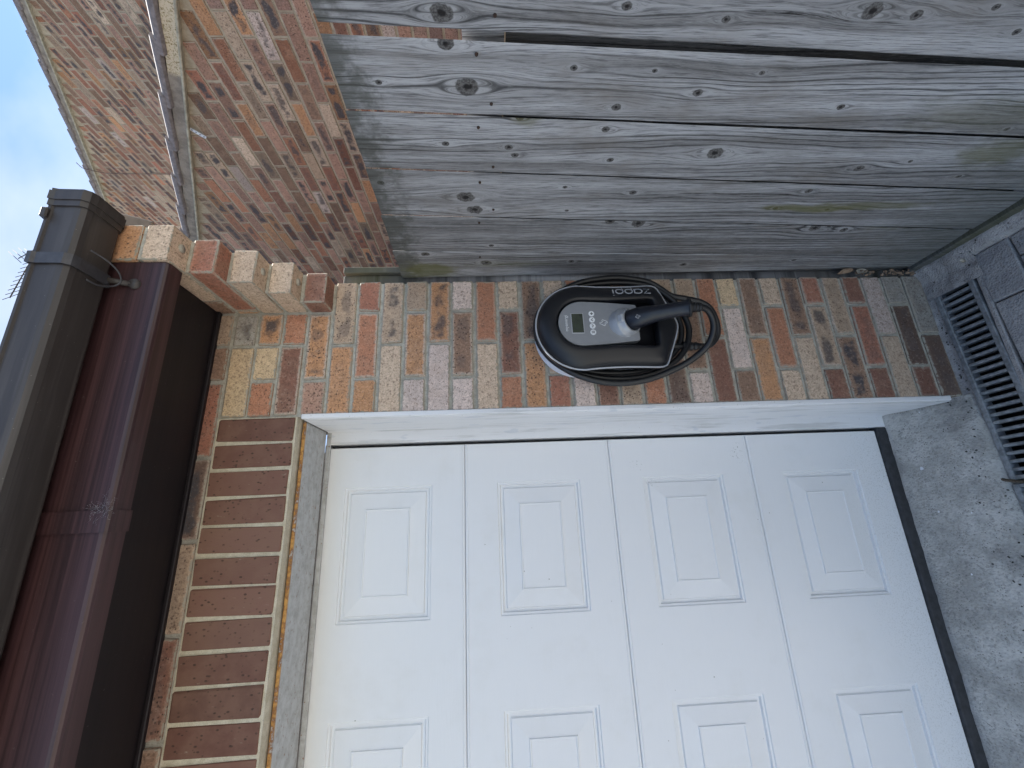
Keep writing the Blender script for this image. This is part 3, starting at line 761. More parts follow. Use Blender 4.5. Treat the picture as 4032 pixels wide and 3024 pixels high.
PLATE = link('keypad_plate', loft([(grow(Pl, -.001), -.091), (Pl, -.1135), (grow(Pl, -.0012), -.1148)], cap1=True), 'silver', CH)
PLATE.data.shade_flat() if hasattr(PLATE.data, 'shade_flat') else None
PY = -.1149
# screen with faint segments
SC_ = link('screen_bezel', rings_mesh(-.2475, -.1815, 1.2475, 1.2855, [(0, PY), (.0012, PY-.0010), (.0022, PY-.0008)]), 'rim_grey', PLATE)
link('screen', pydata([(-.2450, PY-.0012, 1.2498), (-.1840, PY-.0012, 1.2498), (-.1840, PY-.0012, 1.2832), (-.2450, PY-.0012, 1.2832)], [(0, 1, 2, 3)]), 'lcd', PLATE)
V = []; Fc = []; rs = random.Random(9)
def q_(x0, x1, z0, z1, y=PY-.0015):
    i = len(V); V.extend([(x0, y, z0), (x1, y, z0), (x1, y, z1), (x0, y, z1)]); Fc.append((i, i+1, i+2, i+3))
for zrow, n_ in ((1.2795, 6), (1.2525, 9)):
    for k in range(n_):
        a = -.242+.056*k/n_; q_(a, a+.0026, zrow-.0012, zrow+.0016)
for k in range(14):
    a = -.238+.0034*k; q_(a, a+.0020, 1.2648, 1.2660)
for a, b in ((-.232, 1.270), (-.214, 1.272), (-.196, 1.271), (-.214, 1.2585), (-.192, 1.258)): q_(a-.003, a+.003, b-.0020, b+.0020)
q_(-.229, -.199, 1.2706, 1.2712)
link('screen_marks', pydata(V, Fc), 'lcd_ink', PLATE)
def disc(cx, cz, r, y, n=20, th=.0012):
    V = [(cx+r*math.cos(2*math.pi*k/n), y, cz+r*math.sin(2*math.pi*k/n)) for k in range(n)]+[(cx+r*math.cos(2*math.pi*k/n), y-th, cz+r*math.sin(2*math.pi*k/n)) for k in range(n)]
    return pydata(V, [(k, (k+1) % n, n+(k+1) % n, n+k) for k in range(n)]+[tuple(range(n, 2*n))])
def ribbon(paths, w, y, mat, name, parent, closed=False):
    """flat strokes standing a little proud; paths are lists of (x,z)"""
    V = []; Fc = []
    for P in paths:
        n = len(P)
        L = []; Rr = []
        for i in range(n):
            a = P[(i-1) % n] if (closed or i > 0) else P[i]; b = P[(i+1) % n] if (closed or i < n-1) else P[i]
            tx, tz = b[0]-a[0], b[1]-a[1]; m = math.hypot(tx, tz) or 1; nx, nz = -tz/m*w/2, tx/m*w/2
            L.append((P[i][0]+nx, P[i][1]+nz)); Rr.append((P[i][0]-nx, P[i][1]-nz))
        o = len(V); yy = y if callable(y) else (lambda a, b: y)
        for (a, b), (c, d) in zip(L, Rr): V += [(a, yy(a, b), b), (c, yy(c, d), d), (a, yy(a, b)+.001, b), (c, yy(c, d)+.001, d)]
        for i in range(n if closed else n-1):
            j = (i+1) % n; A, B = o+4*i, o+4*j
            Fc += [(A, A+1, B+1, B), (A, B, B+2, A+2), (A+1, A+3, B+3, B+1)]
    return link(name, pydata(V, Fc), mat, parent)
BX = [-.2445, -.2245, -.2045, -.1845]; BZ = 1.2225
for i, bx_ in enumerate(BX):
    link('button', disc(bx_, BZ, .0087, PY), 'print_white', PLATE)
yb = PY-.0022
ribbon([[(BX[3]-.0046, BZ), (BX[3]+.0046, BZ)], [(BX[3], BZ-.0046), (BX[3], BZ+.0046)]], .0024, yb, 'glyph_grey', 'button_mark', PLATE)
ribbon([[(BX[2]-.0042, BZ-.0026), (BX[2], BZ+.0032), (BX[2]+.0042, BZ-.0026)]], .0022, yb, 'glyph_grey', 'button_mark', PLATE)
ribbon([[(BX[1]-.0042, BZ+.0026), (BX[1], BZ-.0032), (BX[1]+.0042, BZ+.0026)]], .0022, yb, 'glyph_grey', 'button_mark', PLATE)
ribbon([[(BX[0]-.0042, BZ+q), (BX[0]+.0042, BZ+q)] for q in (-.0034, 0, .0034)], .0018, yb, 'glyph_grey', 'button_mark', PLATE)
# emblem: two slanted interlocked loops
def slot(cx, cz, a, b, ang, n=10):
    P = []
    for s in (0, 1):
        for k in range(n+1):
            t = math.pi*k/n - math.pi/2 + s*math.pi
            P.append(((a if s == 0 else -a)+b*math.cos(t), b*math.sin(t)))
    c, s_ = math.cos(ang), math.sin(ang)
    return [(cx+x*c-z*s_, cz+x*s_+z*c) for x, z in P]
def emblem(cx, cz, k, y, parent, mat):
    ribbon([slot(cx-.0040*k, cz+.0034*k, .0062*k, .0026*k, rad(62)), slot(cx+.0040*k, cz-.0034*k, .0062*k, .0026*k, rad(62)), slot(cx, cz, .0030*k, .0026*k, rad(62))], .0013*k, y, mat, 'emblem', parent, True)
emblem(-.2140, 1.1885, 1.0, PY-.0004, PLATE, 'print_white')
# lettering
def text_mesh(s, size, mtx):
    cu = bpy.data.curves.new('t', 'FONT'); cu.body = s; cu.size = size; cu.align_x = 'CENTER'; cu.extrude = .0003; cu.space_character = 1.05
    ob = bpy.data.objects.new('t', cu); COL.objects.link(ob)
    me = bpy.data.meshes.new_from_object(ob); me.materials.clear(); bpy.data.objects.remove(ob); bpy.data.curves.remove(cu)
    me.transform(mtx); return me
upright = Matrix.Rotation(math.pi/2, 4, 'X')
link('lettering', text_mesh('myenergi', .0135, Matrix.Translation((-.2140, PY-.0006, 1.2965)) @ upright), 'print_white', PLATE)
# word on the right cheek, reading upwards: local u runs up, v runs to the left
def arcp(cu, cv, r, a0, a1, n=16): return [(cu+r*math.cos(rad(a0+(a1-a0)*k/n)), cv+r*math.sin(rad(a0+(a1-a0)*k/n))) for k in range(n+1)]
h = 1.0; adv = []; st = []
u = 0
st.append([(0, 1), (.85, 1), (.05, 0), (.9, 0)]); u = 1.15
st.append(arcp(u+.5, .5, .5, 90, 360)+[(u+1.0, 1.0)]); st[-1] = [(u+.95, .95)]+arcp(u+.48, .5, .5, 60, 330)+[(u+.98, .05)]; st.append([(u+1.0, 1.0), (u+1.0, 0)]); u += 1.32
for _ in range(2):
    st.append(arcp(u+.5, .5, .5, 180, -140)); st.append([(u, .5), (u, -.55)]); u += 1.28
st.append([(u+.08, 1.0), (u+.08, 0)]); st.append([(u+.08, 1.28), (u+.08, 1.42)])
su = .1185/(u+.25); sv = .0172
def cheek(p): return (-.1035 - p[1]*sv, 1.0345+p[0]*su)
def ycheek(x, z):
    best = min(range(len(O)), key=lambda k: abs(math.atan2(z-ZC, x-XC)-math.atan2(O[k][1]-ZC, O[k][0]-XC)))
    ro = math.hypot(O[best][0]-XC, O[best][1]-ZC); ri = math.hypot(I[best][0]-XC, I[best][1]-ZC); rr = math.hypot(x-XC, z-ZC)
    t = max(0, min(1, (ro-rr)/(ro-ri))); ts = [0, .1, .26, .5, .78, .94, 1.0]; ys = [-.0945, -.0985, -.1105, -.1175, -.1205, -.1205, -.119]
    return float(np.interp(t, ts, ys))-.0016
ribbon([[cheek(p) for p in s_] for s_ in st], .0034, ycheek, 'rim_grey', 'raised_lettering', CH)
# socket collar: two stepped rings, axis out and down
sock = Vector((XC-.001, -.108, 1.122)); ax = Vector((.0, -.86, -.51)).normalized()
def lathe(center, axis, prof, n=36):
    a = axis.normalized(); u_ = a.orthogonal().normalized(); v_ = a.cross(u_); V = []; Fc = []
    for d, r in prof:
        for k in range(n):
            t = 2*math.pi*k/n; V.append(center+a*d+(u_*math.cos(t)+v_*math.sin(t))*r)
    for i in range(len(prof)-1):
        for k in range(n): Fc.append((i*n+k, i*n+(k+1) % n, (i+1)*n+(k+1) % n, (i+1)*n+k))
    return pydata(V, Fc, True)
SOC = link('socket_collar', lathe(sock, ax, [(-.02, .0475), (.008, .0470), (.0105, .0450), (.0115, .0415), (.026, .0385), (.0285, .0370), (.0285, .0320), (-.01, .0310)]), 'collar', CH)
bm = bmesh.new()
zax = ax; xax = Vector((1, 0, 0)); yax = zax.cross(xax).normalized()
mtx = Matrix((( xax.x, yax.x, zax.x, sock.x), (xax.y, yax.y, zax.y, sock.y), (xax.z, yax.z, zax.z, sock.z), (0, 0, 0, 1)))
upn = -1 if (mtx.to_3x3() @ Vector((0, 1, 0))).z < 0 else 1
bm_box(bm, -.012, .012, upn*.0405-.007, upn*.0405+.004, .010, .0285, bev=.003, mtx=mtx); link('socket_catch', fin_bm(bm), 'rim_grey', SOC)
# connector
GUN = link('connector', (lambda p: pydata(*tube(p[0], p[1], 20), True))((
    catmull([sock+ax*-.005, sock+ax*.020, sock+ax*.038, (XC, -.152, 1.084), (XC, -.166, 1.060), (XC, -.180, 1.030), (XC, -.192, 1.002), (XC-.0005, -.2035, .974), (XC-.0005, -.2055, .969)], 4),
    (lambda L: (lambda i: np.interp(i/L, [0, .12, .25, .36, .45, .55, .68, .82, .93, .96, 1], [.0295, .0298, .0300, .0300, .0275, .0235, .0215, .0215, .0235, .0240, .0225]).item()))(32))), 'grip_plastic', CH)
emblem(XC-.012, 1.108, .62, -.1785, GUN, 'rim_grey')
tube_obj('end_ring', [(XC-.0005, -.2040, .9725), (XC-.0006, -.2062, .9655)], .0262, 'rubber', GUN, 20)
def ribbed(path, r0_, r1_, n, name, parent):
    P = catmull(path, 14); N = len(P)
    rr = lambda i: (r0_+(r1_-r0_)*i/(N-1))*(1.0 if (int(i*n*2/N) % 2 == 0) else .86)
    return tube_obj(name, P, rr, 'rubber', parent, 14)
ribbed([(XC-.0005, -.206, .966), (XC-.001, -.2078, .951), (XC-.0015, -.2075, .936)], .0160, .0125, 4, 'strain_relief', GUN)
cable = [(-.2157, -.2075, .945), (-.216, -.207, .934), (-.2225, -.200, .913), (-.245, -.185, .896), (-.270, -.170, .891), (-.300, -.150, .899), (-.325, -.130, .923), (-.350, -.110, .964), (-.372, -.092, 1.021), (-.387, -.080, 1.081), (-.3885, -.066, 1.155), (-.3735, -.060, 1.228), (-.347, -.058, 1.288), (-.307, -.057, 1.341), (-.258, -.056, 1.3745), (-.205, -.054, 1.3835), (-.150, -.050, 1.3715), (-.098, -.046, 1.3365), (-.062, -.044, 1.283), (-.046, -.046, 1.20), (-.042, -.050, 1.11), (-.056, -.056, 1.02), (-.090, -.060, .965),
    (-.130, -.062, .930), (-.185, -.062, .908), (-.229, -.060, .905), (-.281, -.058, .925), (-.322, -.056, .965), (-.350, -.052, 1.018), (-.367, -.048, 1.085), (-.3675, -.044, 1.155), (-.355, -.041, 1.226), (-.327, -.039, 1.289), (-.286, -.038, 1.338), (-.235, -.037, 1.366), (-.180, -.036, 1.366), (-.125, -.034, 1.345), (-.085, -.032, 1.30), (-.060, -.031, 1.22), (-.056, -.032, 1.11), (-.074, -.038, 1.01), (-.110, -.044, .955),
    (-.160, -.047, .929), (-.215, -.046, .921), (-.272, -.044, .942), (-.315, -.040, .99), (-.341, -.036, 1.06), (-.346, -.034, 1.14), (-.338, -.0335, 1.22), (-.306, -.0335, 1.295), (-.26, -.0335, 1.345), (-.20, -.0345, 1.352), (-.14, -.0365, 1.338), (-.075, -.044, 1.30), (-.044, -.055, 1.235), (-.032, -.061, 1.15), (-.033, -.062, 1.085), (-.047, -.062, 1.015), (-.070, -.060, .976), (-.099, -.062, .943), (-.112, -.066, .90), (-.128, -.068, .851), (-.150, -.066, .825), (-.186, -.062, .812), (-.220, -.056, .809), (-.246, -.051, .818), (-.268, -.050, .845), (-.2695, -.050, .882), (-.2695, -.050, .925), (-.268, -.050, .965)]
tube_obj('charging_cable', catmull(cable, 5), .0094, 'rubber', CH, 12)
ribbed([(-.2695, -.050, .930), (-.2695, -.050, .905), (-.2692, -.050, .878)], .0165, .0125, 4, 'cable_gland', CH)

# ================================================================== FENCE
FX = .025
FEN = thing('timber_fence', 'weathered grey timber fence of upright boards beside the brick pier', 'fence', (FX, -.8, 0))
KNOTS = {0: [(-0.769, 1.595, 0.0136), (-0.785, 1.297, 0.0063), (-0.77, 1.124, 0.0056), (-0.787, 0.883, 0.0122), (-0.783, 0.801, 0.0076), (-0.797, 0.675, 0.0052), (-0.761, 0.593, 0.0054)],
1: [(-0.647, 1.561, 0.0165), (-0.653, 1.723, 0.0047), (-0.722, 1.593, 0.0109), (-0.685, 1.364, 0.0051), (-0.682, 1.212, 0.0037), (-0.609, 1.264, 0.0074), (-0.681, 1.005, 0.0042), (-0.641, 1.111, 0.0072), (-0.615, 0.796, 0.0058), (-0.568, 0.369, 0.005)],
2: [(-0.521, 1.614, 0.0061), (-0.513, 1.476, 0.0068), (-0.491, 1.462, 0.0063), (-0.558, 1.272, 0.0066), (-0.479, 1.241, 0.0059), (-0.583, 1.456, 0.0072), (-0.499, 1.002, 0.0142), (-0.457, 0.618, 0.0089), (-0.479, 0.508, 0.0047), (-0.432, 0.331, 0.005)],
3: [(-0.357, 1.58, 0.0165), (-0.311, 1.559, 0.0149), (-0.404, 1.781, 0.0061), (-0.39, 1.331, 0.0046), (-0.372, 1.152, 0.0072), (-0.307, 1.312, 0.0045), (-0.376, 0.685, 0.0074), (-0.314, 0.734, 0.0058), (-0.308, 0.58, 0.0047)],
4: [(-0.26, 1.181, 0.0103), (-0.252, 1.098, 0.0144), (-0.158, 1.515, 0.0059), (-0.228, 0.555, 0.0125), (-0.266, 0.36, 0.0102), (-0.219, 0.457, 0.0085)],
5: [(-0.116, 1.718, 0.0095), (-0.066, 1.532, 0.0126), (-0.069, 1.257, 0.0073), (-0.121, 0.869, 0.0071), (-0.045, 0.875, 0.0085), (-0.065, 0.504, 0.0057)]}
ALGAE = {0: [], 1: [(-.60, .45, .05, .25, .35)], 2: [(-.50, .32, .05, .12, .8), (-.58, 1.44, .02, .04, .6)], 3: [(-.318, .62, .016, .20, 1.0), (-.33, .45, .02, .2, .7)], 4: [(-.27, .30, .05, .16, .8)], 5: [(-.03, 1.72, .06, .13, 1.0), (-.06, 1.45, .02, .2, .4)]}
def wood(idx, knots, algae, tone):
    t = NT('weathered_board_%d' % idx); p = t.pos(); x, y, z = t.sep(p)
    wob = t.math('MULTIPLY', t.math('SUBTRACT', t.noise(t.comb(t.math('MULTIPLY', y, 6), idx*3.7, t.math('MULTIPLY', z, 1.3)), 1.0, 3, .5), .5), .05)
    psi = t.math('ADD', y, wob); kd = None
    for (ky, kz, kr) in knots:
        du = t.math('SUBTRACT', y, ky); dz = t.math('SUBTRACT', z, kz)
        dzs = t.math('MULTIPLY', dz, .30)
        d2 = t.math('ADD', t.math('ADD', t.math('MULTIPLY', du, du), t.math('MULTIPLY', dzs, dzs)), (kr*.7)**2)
        psi = t.math('SUBTRACT', psi, t.math('DIVIDE', t.math('MULTIPLY', du, 1.6*kr*kr), d2))
        dk = t.math('DIVIDE', t.math('SQRT', t.math('ADD', t.math('MULTIPLY', du, du), t.math('MULTIPLY', t.math('MULTIPLY', dz, dz), .55))), kr)
        kd = dk if kd is None else t.math('MINIMUM', kd, dk)
    fib = t.noise(t.comb(t.math('MULTIPLY', psi, 420), idx*1.0, t.math('MULTIPLY', z, 14)), 1.0, 4, .7)
    fine = t.noise(t.comb(t.math('MULTIPLY', psi, 1100), idx*1.0, t.math('MULTIPLY', z, 45)), 1.0, 2, .6)
    ph = t.math('ADD', t.math('MULTIPLY', psi, 520.0), t.math('MULTIPLY', t.noise(t.comb(t.math('MULTIPLY', psi, 14), idx*2.0, t.math('MULTIPLY', z, 1.1)), 1.0, 3, .55), 26.0))
    ring = t.math('POWER', t.math('ADD', t.math('MULTIPLY', t.math('SINE', ph), .5), .5), 6.0)
    rmod = t.step(t.noise(t.comb(t.math('MULTIPLY', psi, 22), idx*5.0, t.math('MULTIPLY', z, .9)), 1.0, 2), .38, .62)
    band = t.noise(t.comb(t.math('MULTIPLY', psi, 30), idx*4.0, t.math('MULTIPLY', z, 1.0)), 1.0, 3, .6)
    patch = t.noise(t.comb(t.math('MULTIPLY', y, 9), idx*7.0, t.math('MULTIPLY', z, 3.5)), 1.0, 4, .6)
    lite = tuple(v*tone for v in (.45, .45, .46)); mid = tuple(v*tone for v in (.205, .20, .198)); dk_ = tuple(v*tone for v in (.05, .049, .05))
    c = t.mix(t.step(band, .30, .68), mid, lite)
    c = t.mix(t.math('MULTIPLY', t.step(fib, .54, .36), .62), c, dk_)
    c = t.mix(t.math('MULTIPLY', t.math('MULTIPLY', ring, rmod), .92), c, dk_)
    ck = t.math('MULTIPLY', t.step(t.noise(t.comb(t.math('MULTIPLY', psi, 95), idx*9.0, t.math('MULTIPLY', z, 1.6)), 1.0, 2, .5), .665, .70), t.step(fib, .40, .55)); c = t.mix(ck, c, (.03, .028, .028))
    c = t.mix(t.math('MULTIPLY', t.step(fine, .54, .68), .30), c, (.46, .46, .46))
    c = t.mix(t.math('MULTIPLY', t.step(patch, .50, .72), .50), c, (.155, .135, .115))
    # knots: pale halo, dark heart with rings
    if kd is not None:
        kn = t.math('ADD', kd, t.math('MULTIPLY', t.math('SUBTRACT', t.noise(p, 70, 2, .5), .5), .7))
        c = t.mix(t.math('MULTIPLY', t.math('MULTIPLY', t.step(kn, 2.3, 1.3), t.step(kn, .85, 1.15)), .25), c, (.40, .40, .40))
        kc = t.mix(t.step(t.noise(p, 240, 3, .6), .4, .6), (.075, .07, .068), (.15, .145, .14))
        c = t.mix(t.step(kn, 1.1, .9), c, kc)
        c = t.mix(t.step(kn, .5, .2), c, (.022, .02, .02))
    # sawn top stained dark, algae blooms
    an = t.noise(p, 28, 4, .65)
    top = t.step(t.math('ADD', z, t.math('MULTIPLY', t.math('SUBTRACT', an, .5), .22)), 1.715, 1.80)
    c = t.mix(t.math('MULTIPLY', top, .72), c, (.058, .060, .048))
    for (ay, az, ry, rz, k) in algae:
        e = t.math('SQRT', t.math('ADD', t.math('POWER', t.math('DIVIDE', t.math('SUBTRACT', psi, ay), ry), 2.0), t.math('POWER', t.math('DIVIDE', t.math('SUBTRACT', z, az), rz), 2.0)))
        e = t.math('ADD', e, t.math('MULTIPLY', t.math('SUBTRACT', t.noise(t.vmul(p, (1, 1, .35)), 45, 4, .65), .5), 1.3))
        c = t.mix(t.math('MULTIPLY', t.step(e, 1.0, .35), .75*k), c, (.115, .112, .035))
    low = t.step(t.math('ADD', z, t.math('MULTIPLY', t.math('SUBTRACT', an, .5), .4)), .45, .1)
    c = t.mix(t.math('MULTIPLY', low, .4), c, (.085, .09, .065))
    hgt = t.math('SUBTRACT', t.math('ADD', t.math('MULTIPLY', fib, .8), t.math('MULTIPLY', fine, .3)), t.math('MULTIPLY', t.math('MULTIPLY', ring, rmod), .5))
    t.bump(hgt, .75, .0016)
    return t.fin(c, .85, .25)
# edges of the gaps: (y at z=1.805, y at z=.05)
EDG = [((-.905, -.865), (-.7520, -.6985)), ((-.7330, -.6855), (-.5990, -.5415)), ((-.5930, -.5325), (-.4505, -.3790)), ((-.4445, -.3700), (-.2915, -.2205)), ((-.2865, -.2150), (-.1320, -.0799)), ((-.1318, -.0797), (.0185, -.0190))]
TOPZ = [1.795, 1.799, 1.803, 1.806, 1.810, 1.814]
def board(i, e0, e1, zt, mat, name='board'):
    NZ = 40; V = []; Fc = []; rn = random.Random(50+i)
    cup = rn.uniform(-.0015, .003); xo = rn.uniform(-.001, .0015)
    cols = [0, .015, .25, .5, .75, .985, 1]; nc = len(cols); TH = .015
    zs = [.048+(zt-.048)*k/NZ for k in range(NZ+1)]
    for k, z in enumerate(zs):
        t = (z-.05)/(1.805-.05)
        a = e0[1]+(e0[0]-e0[1])*t + .0010*mn.noise(Vector((i*3.1, 0, z*6))); b = e1[1]+(e1[0]-e1[1])*t + .0010*mn.noise(Vector((i*3.1, 9, z*6)))
        for q in cols:
            zz = z + (.003*mn.noise(Vector((q*9, i, 7))) if k == NZ else 0)
            V.append((FX+xo+cup*(2*q-1)**2+(.0018 if q in (0, 1) else 0)+(.002+.0015*math.sin(i*2.3))*(1-q), a+(b-a)*q, zz))
    n1 = len(V)
    for k, z in enumerate(zs):
        for q in cols:
            s_ = V[k*nc+cols.index(q)]; V.append((s_[0]+TH, s_[1]+.018*max(0, 1-3*q), s_[2]))
    for k in range(NZ):
        for c in range(nc-1):
            A = k*nc+c; Fc.append((A, A+nc, A+nc+1, A+1)); Fc.append((n1+A, n1+A+1, n1+A+nc+1, n1+A+nc))
        A = k*nc; Fc.append((A, n1+A, n1+A+nc, A+nc)); B = A+nc-1; Fc.append((B, B+nc, n1+B+nc, n1+B))
    for c in range(nc-1):
        A = NZ*nc+c; Fc.append((A, n1+A, n1+A+1, A+1)); Fc.append((c, c+1, n1+c+1, n1+c))
    return link(name, pydata(V, Fc), mat, FEN)
TONE = [1.02, 1.06, 1.0, .90, .74, .86]
for i, (a, b) in enumerate(EDG):
    m = wood(i, KNOTS[i], ALGAE[i], TONE[i]); board(i, a, b, TOPZ[i], m)
m6 = wood(6, [(-1.0, 1.2, .01), (-1.4, .8, .008)], [], .95)
for k in range(6):
    y0 = -.909-.155*k; board(6+k, (y0-.150, y0-.112), (y0, y0+.040), 1.795, m6)
# split in the fifth board, screws, rails, gravel board, post
box('rail', (.0455, .088, -1.85, .03, 1.492, 1.565), m6, FEN); box('rail', (.0742, .11, -1.85, .03, .42, .49), m6, FEN)
bd = wood(22, [], [], .35)  # board wood darkened, shade behind the gaps put into its colour
for (ga, gb_, zt_) in [(-.744, -.700, 1.488), (-.596, -.540, 1.488), (-.447, -.378, 1.488), (-.289, -.222, 1.488), (-.131, -.085, 1.488)]:
    V = []
    for (zz, yy) in ((.05, gb_), (zt_, ga-.05*(zt_-1.805)/1.7)):
        V += [(.0625, yy-.072, zz), (.0625, yy+.072, zz), (.0735, yy+.072, zz), (.0735, yy-.072, zz)]
    link('gap_light_block', pydata(V, [(0, 1, 5, 4), (1, 2, 6, 5), (2, 3, 7, 6), (3, 0, 4, 7), (4, 5, 6, 7)]), bd, FEN)  # added behind the boards to block light and keep the gaps dark
box('gap_light_block', (.0462, .0580, -.165, -.100, 1.566, 1.80), bd, FEN)  # added to block light behind the upper end of the last gap
sc = pydata([(FX-.0008, .0027*math.cos(k*math.pi/5), .0027*math.sin(k*math.pi/5)) for k in range(10)]+[(FX+.002, .0034*math.cos(k*math.pi/5), .0034*math.sin(k*math.pi/5)) for k in range(10)], [(k, (k+1) % 10, 10+(k+1) % 10, 10+k) for k in range(10)]+[tuple(range(10))[::-1]]); sc.materials.append(MAT['rust'])
for (a, b) in [(-0.768, 1.509), (-0.707, 1.541), (-0.614, 1.515), (-0.561, 1.542), (-0.457, 1.511), (-0.409, 1.543), (-0.314, 1.51), (-0.261, 1.549), (-0.1, 1.551)]:
    o = bpy.data.objects.new('screw', sc); COL.objects.link(o); adopt(o, FEN); o.location = (-.0012, a, b)
gb = wood(20, [(-.4, .02, .01)], [(-.3, .02, .3, .06, .6)], .42)
box('gravel_board', (.012, .044, -1.9, -.004, -.03, .046), gb, FEN, .004)
pw = wood(21, [(.03, 1.9, .006)], [(.03, 1.93, .05, .1, .35)], .80)
box('post', (.044, .066, .012, .075, .0, 2.008), pw, FEN, .002)
box('post_batten', (.008, .0438, .030, .075, .0, 2.012), pw, FEN, .002)

# ================================================================== NEIGHBOURS
RPAL = [('pink', .34), ('redor', .13), ('red', .06), ('redbr', .09), ('brown', .10), ('orange', .10), ('cream', .08), ('tan', .07), ('pinkw', .03)]
def rpick(rn):
    q = rn.random()
    for n, w in RPAL:
        q -= w
        if q < 0: return n
    return 'pink'
def gable(th, X, yA, yB, zlow, vz, ridge_y, phase_z, phase_y, mort, tone=1.0, limit=300, seed=1, min_vis=None, tint=(1, 1, 1)):
    """wall in the plane x=X facing the drive; vz(y) is the verge line"""
    poly = [(yA, zlow), (yB, zlow), (yB, vz(yB)), (ridge_y, vz(ridge_y)), (yA, vz(yA))]
    n = len(poly); V = [(X+.0055, a, b) for a, b in poly]+[(X+.11, a, b) for a, b in poly]
    w = link('wall', pydata(V, [tuple(range(n))[::-1], tuple(range(n, 2*n))]+[(i, (i+1) % n, n+(i+1) % n, n+i) for i in range(n)]), mort, th)
    rn = random.Random(seed); cand = []; c = int(math.floor((zlow-phase_z)/.075))
    top = vz(ridge_y)
    while phase_z+.075*c < top:
        zc_ = phase_z+.075*c+.0375; off = (.1125 if c % 2 else 0)+phase_y
        k = int(math.floor((yA-off)/.225))
        while off+.225*k < yB:
            yc = off+.225*k+.1125; k += 1
            a, b = yc-.1075, yc+.1075
            a = max(a, yA); b = min(b, yB)
            # cut to the verge
            while b > a and zc_+.02 > vz(a) and a < ridge_y: a += .02
            while b > a and zc_+.02 > vz(b) and b > ridge_y: b -= .02
            if b-a < .035: continue
            cand.append(((a+b)/2, zc_, b-a))
        c += 1
    vis = []; rest = []
    for (yc, z, L) in cand:
        q = pix((X, yc, z))
        ok = q is not None and -60 < q[0] < 4092 and -60 < q[1] < 3084 and (min_vis is None or min_vis(q[0], q[1]))
        (vis if ok else rest).append((yc, z, L, q[2] if q else 99))
    vis.sort(key=lambda b: b[3]); extra = vis[limit:]; vis = vis[:limit]
    for yc, z, L, _ in vis:
        col = rpick(rn); fl = rn.choice([0, 0, .3, .8, 1, 1]); kk = rn.uniform(.55, 1.08); cc = [v*tone*t_*kk for v, t_ in zip(PAL[col], tint)]
        if fl > .4 and rn.random() < .5: cc = [v*.75 for v in cc]
        Lq = L if abs(L-.215) > .004 else .215
        brick(X+.0513, yc, z, round(Lq, 2) if Lq != .215 else .215, 'y', cc, w, rn.choice([0, 0, .3, .8]), fl, rn.uniform(.7, 1.3), jit=1.3, smear=.45)
    V = []; Fc = []
    for yc, z, L, _ in rest+extra:
        i = len(V); e = .002
        x0 = X; x1 = X+.05
        V += [(x0, yc-L/2+e, z-.0325+e), (x0, yc+L/2-e, z-.0325+e), (x0, yc+L/2-e, z+.0325-e), (x0, yc-L/2+e, z+.0325-e), (x1, yc-L/2, z-.0325), (x1, yc+L/2, z-.0325), (x1, yc+L/2, z+.0325), (x1, yc-L/2, z+.0325)]
        Fc += [(i, i+3, i+2, i+1), (i, i+1, i+5, i+4), (i+1, i+2, i+6, i+5), (i+2, i+3, i+7, i+6), (i+3, i, i+4, i+7)]
    o = link('brickwork', pydata(V, Fc), 'brick_mass', w); o['kind'] = 'stuff'
    return w
def verge(th, X, vz0, sl, ya, yb, tile_y, gauge, oh, depth, hband, back, tmat, seed=1):
    """undercloak, mortar bed and stepped tile ends along the sloping edge"""
    ang = math.degrees(math.atan(sl)); L = (yb-ya)/math.cos(math.atan(sl)); z0 = vz0(ya)
    rf = link('roof', slope_box(X-oh*.3, X+back, 0, L, hband*.45, hband*.55, ya, z0, 0, ang), tmat, th)
    link('undercloak', slope_box(X-oh, X+.10, 0, L, 0, .012, ya, z0, .003, ang), 'undercloak', rf)
    # mortar bed, slightly lumpy
    m = Matrix.Translation((0, ya, z0)) @ Matrix.Rotation(rad(ang), 4, 'X'); V = []; Fc = []; N = int(L/.03); K = 5
    for i in range(N+1):
        s_ = L*i/N
        for k in range(K):
            hh = .0125+(hband-.0125)*k/(K-1); xx = X-oh+.010+.006*mn.noise(Vector((s_*12, hh*40, seed)))+.004*mn.noise(Vector((s_*40, hh*90, seed)))
            V.append(m @ Vector((xx, s_, hh)))
    for i in range(N):
        for k in range(K-1): a = i*K+k; Fc.append((a, a+1, a+K+1, a+K))
    link('mortar_bed', pydata(V, Fc, True), 'verge_mortar', rf)
    cosA = math.cos(math.atan(sl)); me = None
    y = tile_y
    while y > ya+.1: y -= gauge
    tl = gauge/cosA
    while y < yb-.1:
        s_ = (y-ya)/cosA
        if me is None:
            bm = bmesh.new()
            tilt = Matrix.Rotation(rad(-3.2), 4, 'X')
            vs = bm_box(bm, -.004, .33, 0, tl+.075, 0, .017, bev=.004, mtx=tilt)
            vv, ff = tube([tilt @ Vector((.018, 0, .014)), tilt @ Vector((.018, tl+.07, .014))], .022, 12)
            bv = [bm.verts.new(a) for a in vv]
            for f in ff: bm.faces.new([bv[i] for i in f])
            me = fin_bm(bm); me.materials.append(MAT[tmat])
            for p in me.polygons: p.use_smooth = len(p.vertices) == 4 and False
        o = bpy.data.objects.new('roof_tile', me); COL.objects.link(o); o.parent = rf
        o.matrix_basis = m @ Matrix.Translation((X-oh-.006+random.uniform(-.004, .004), s_, hband+.019)) @ Matrix.Rotation(random.uniform(-.008, .008), 4, 'Z')
        y += gauge
    return rf
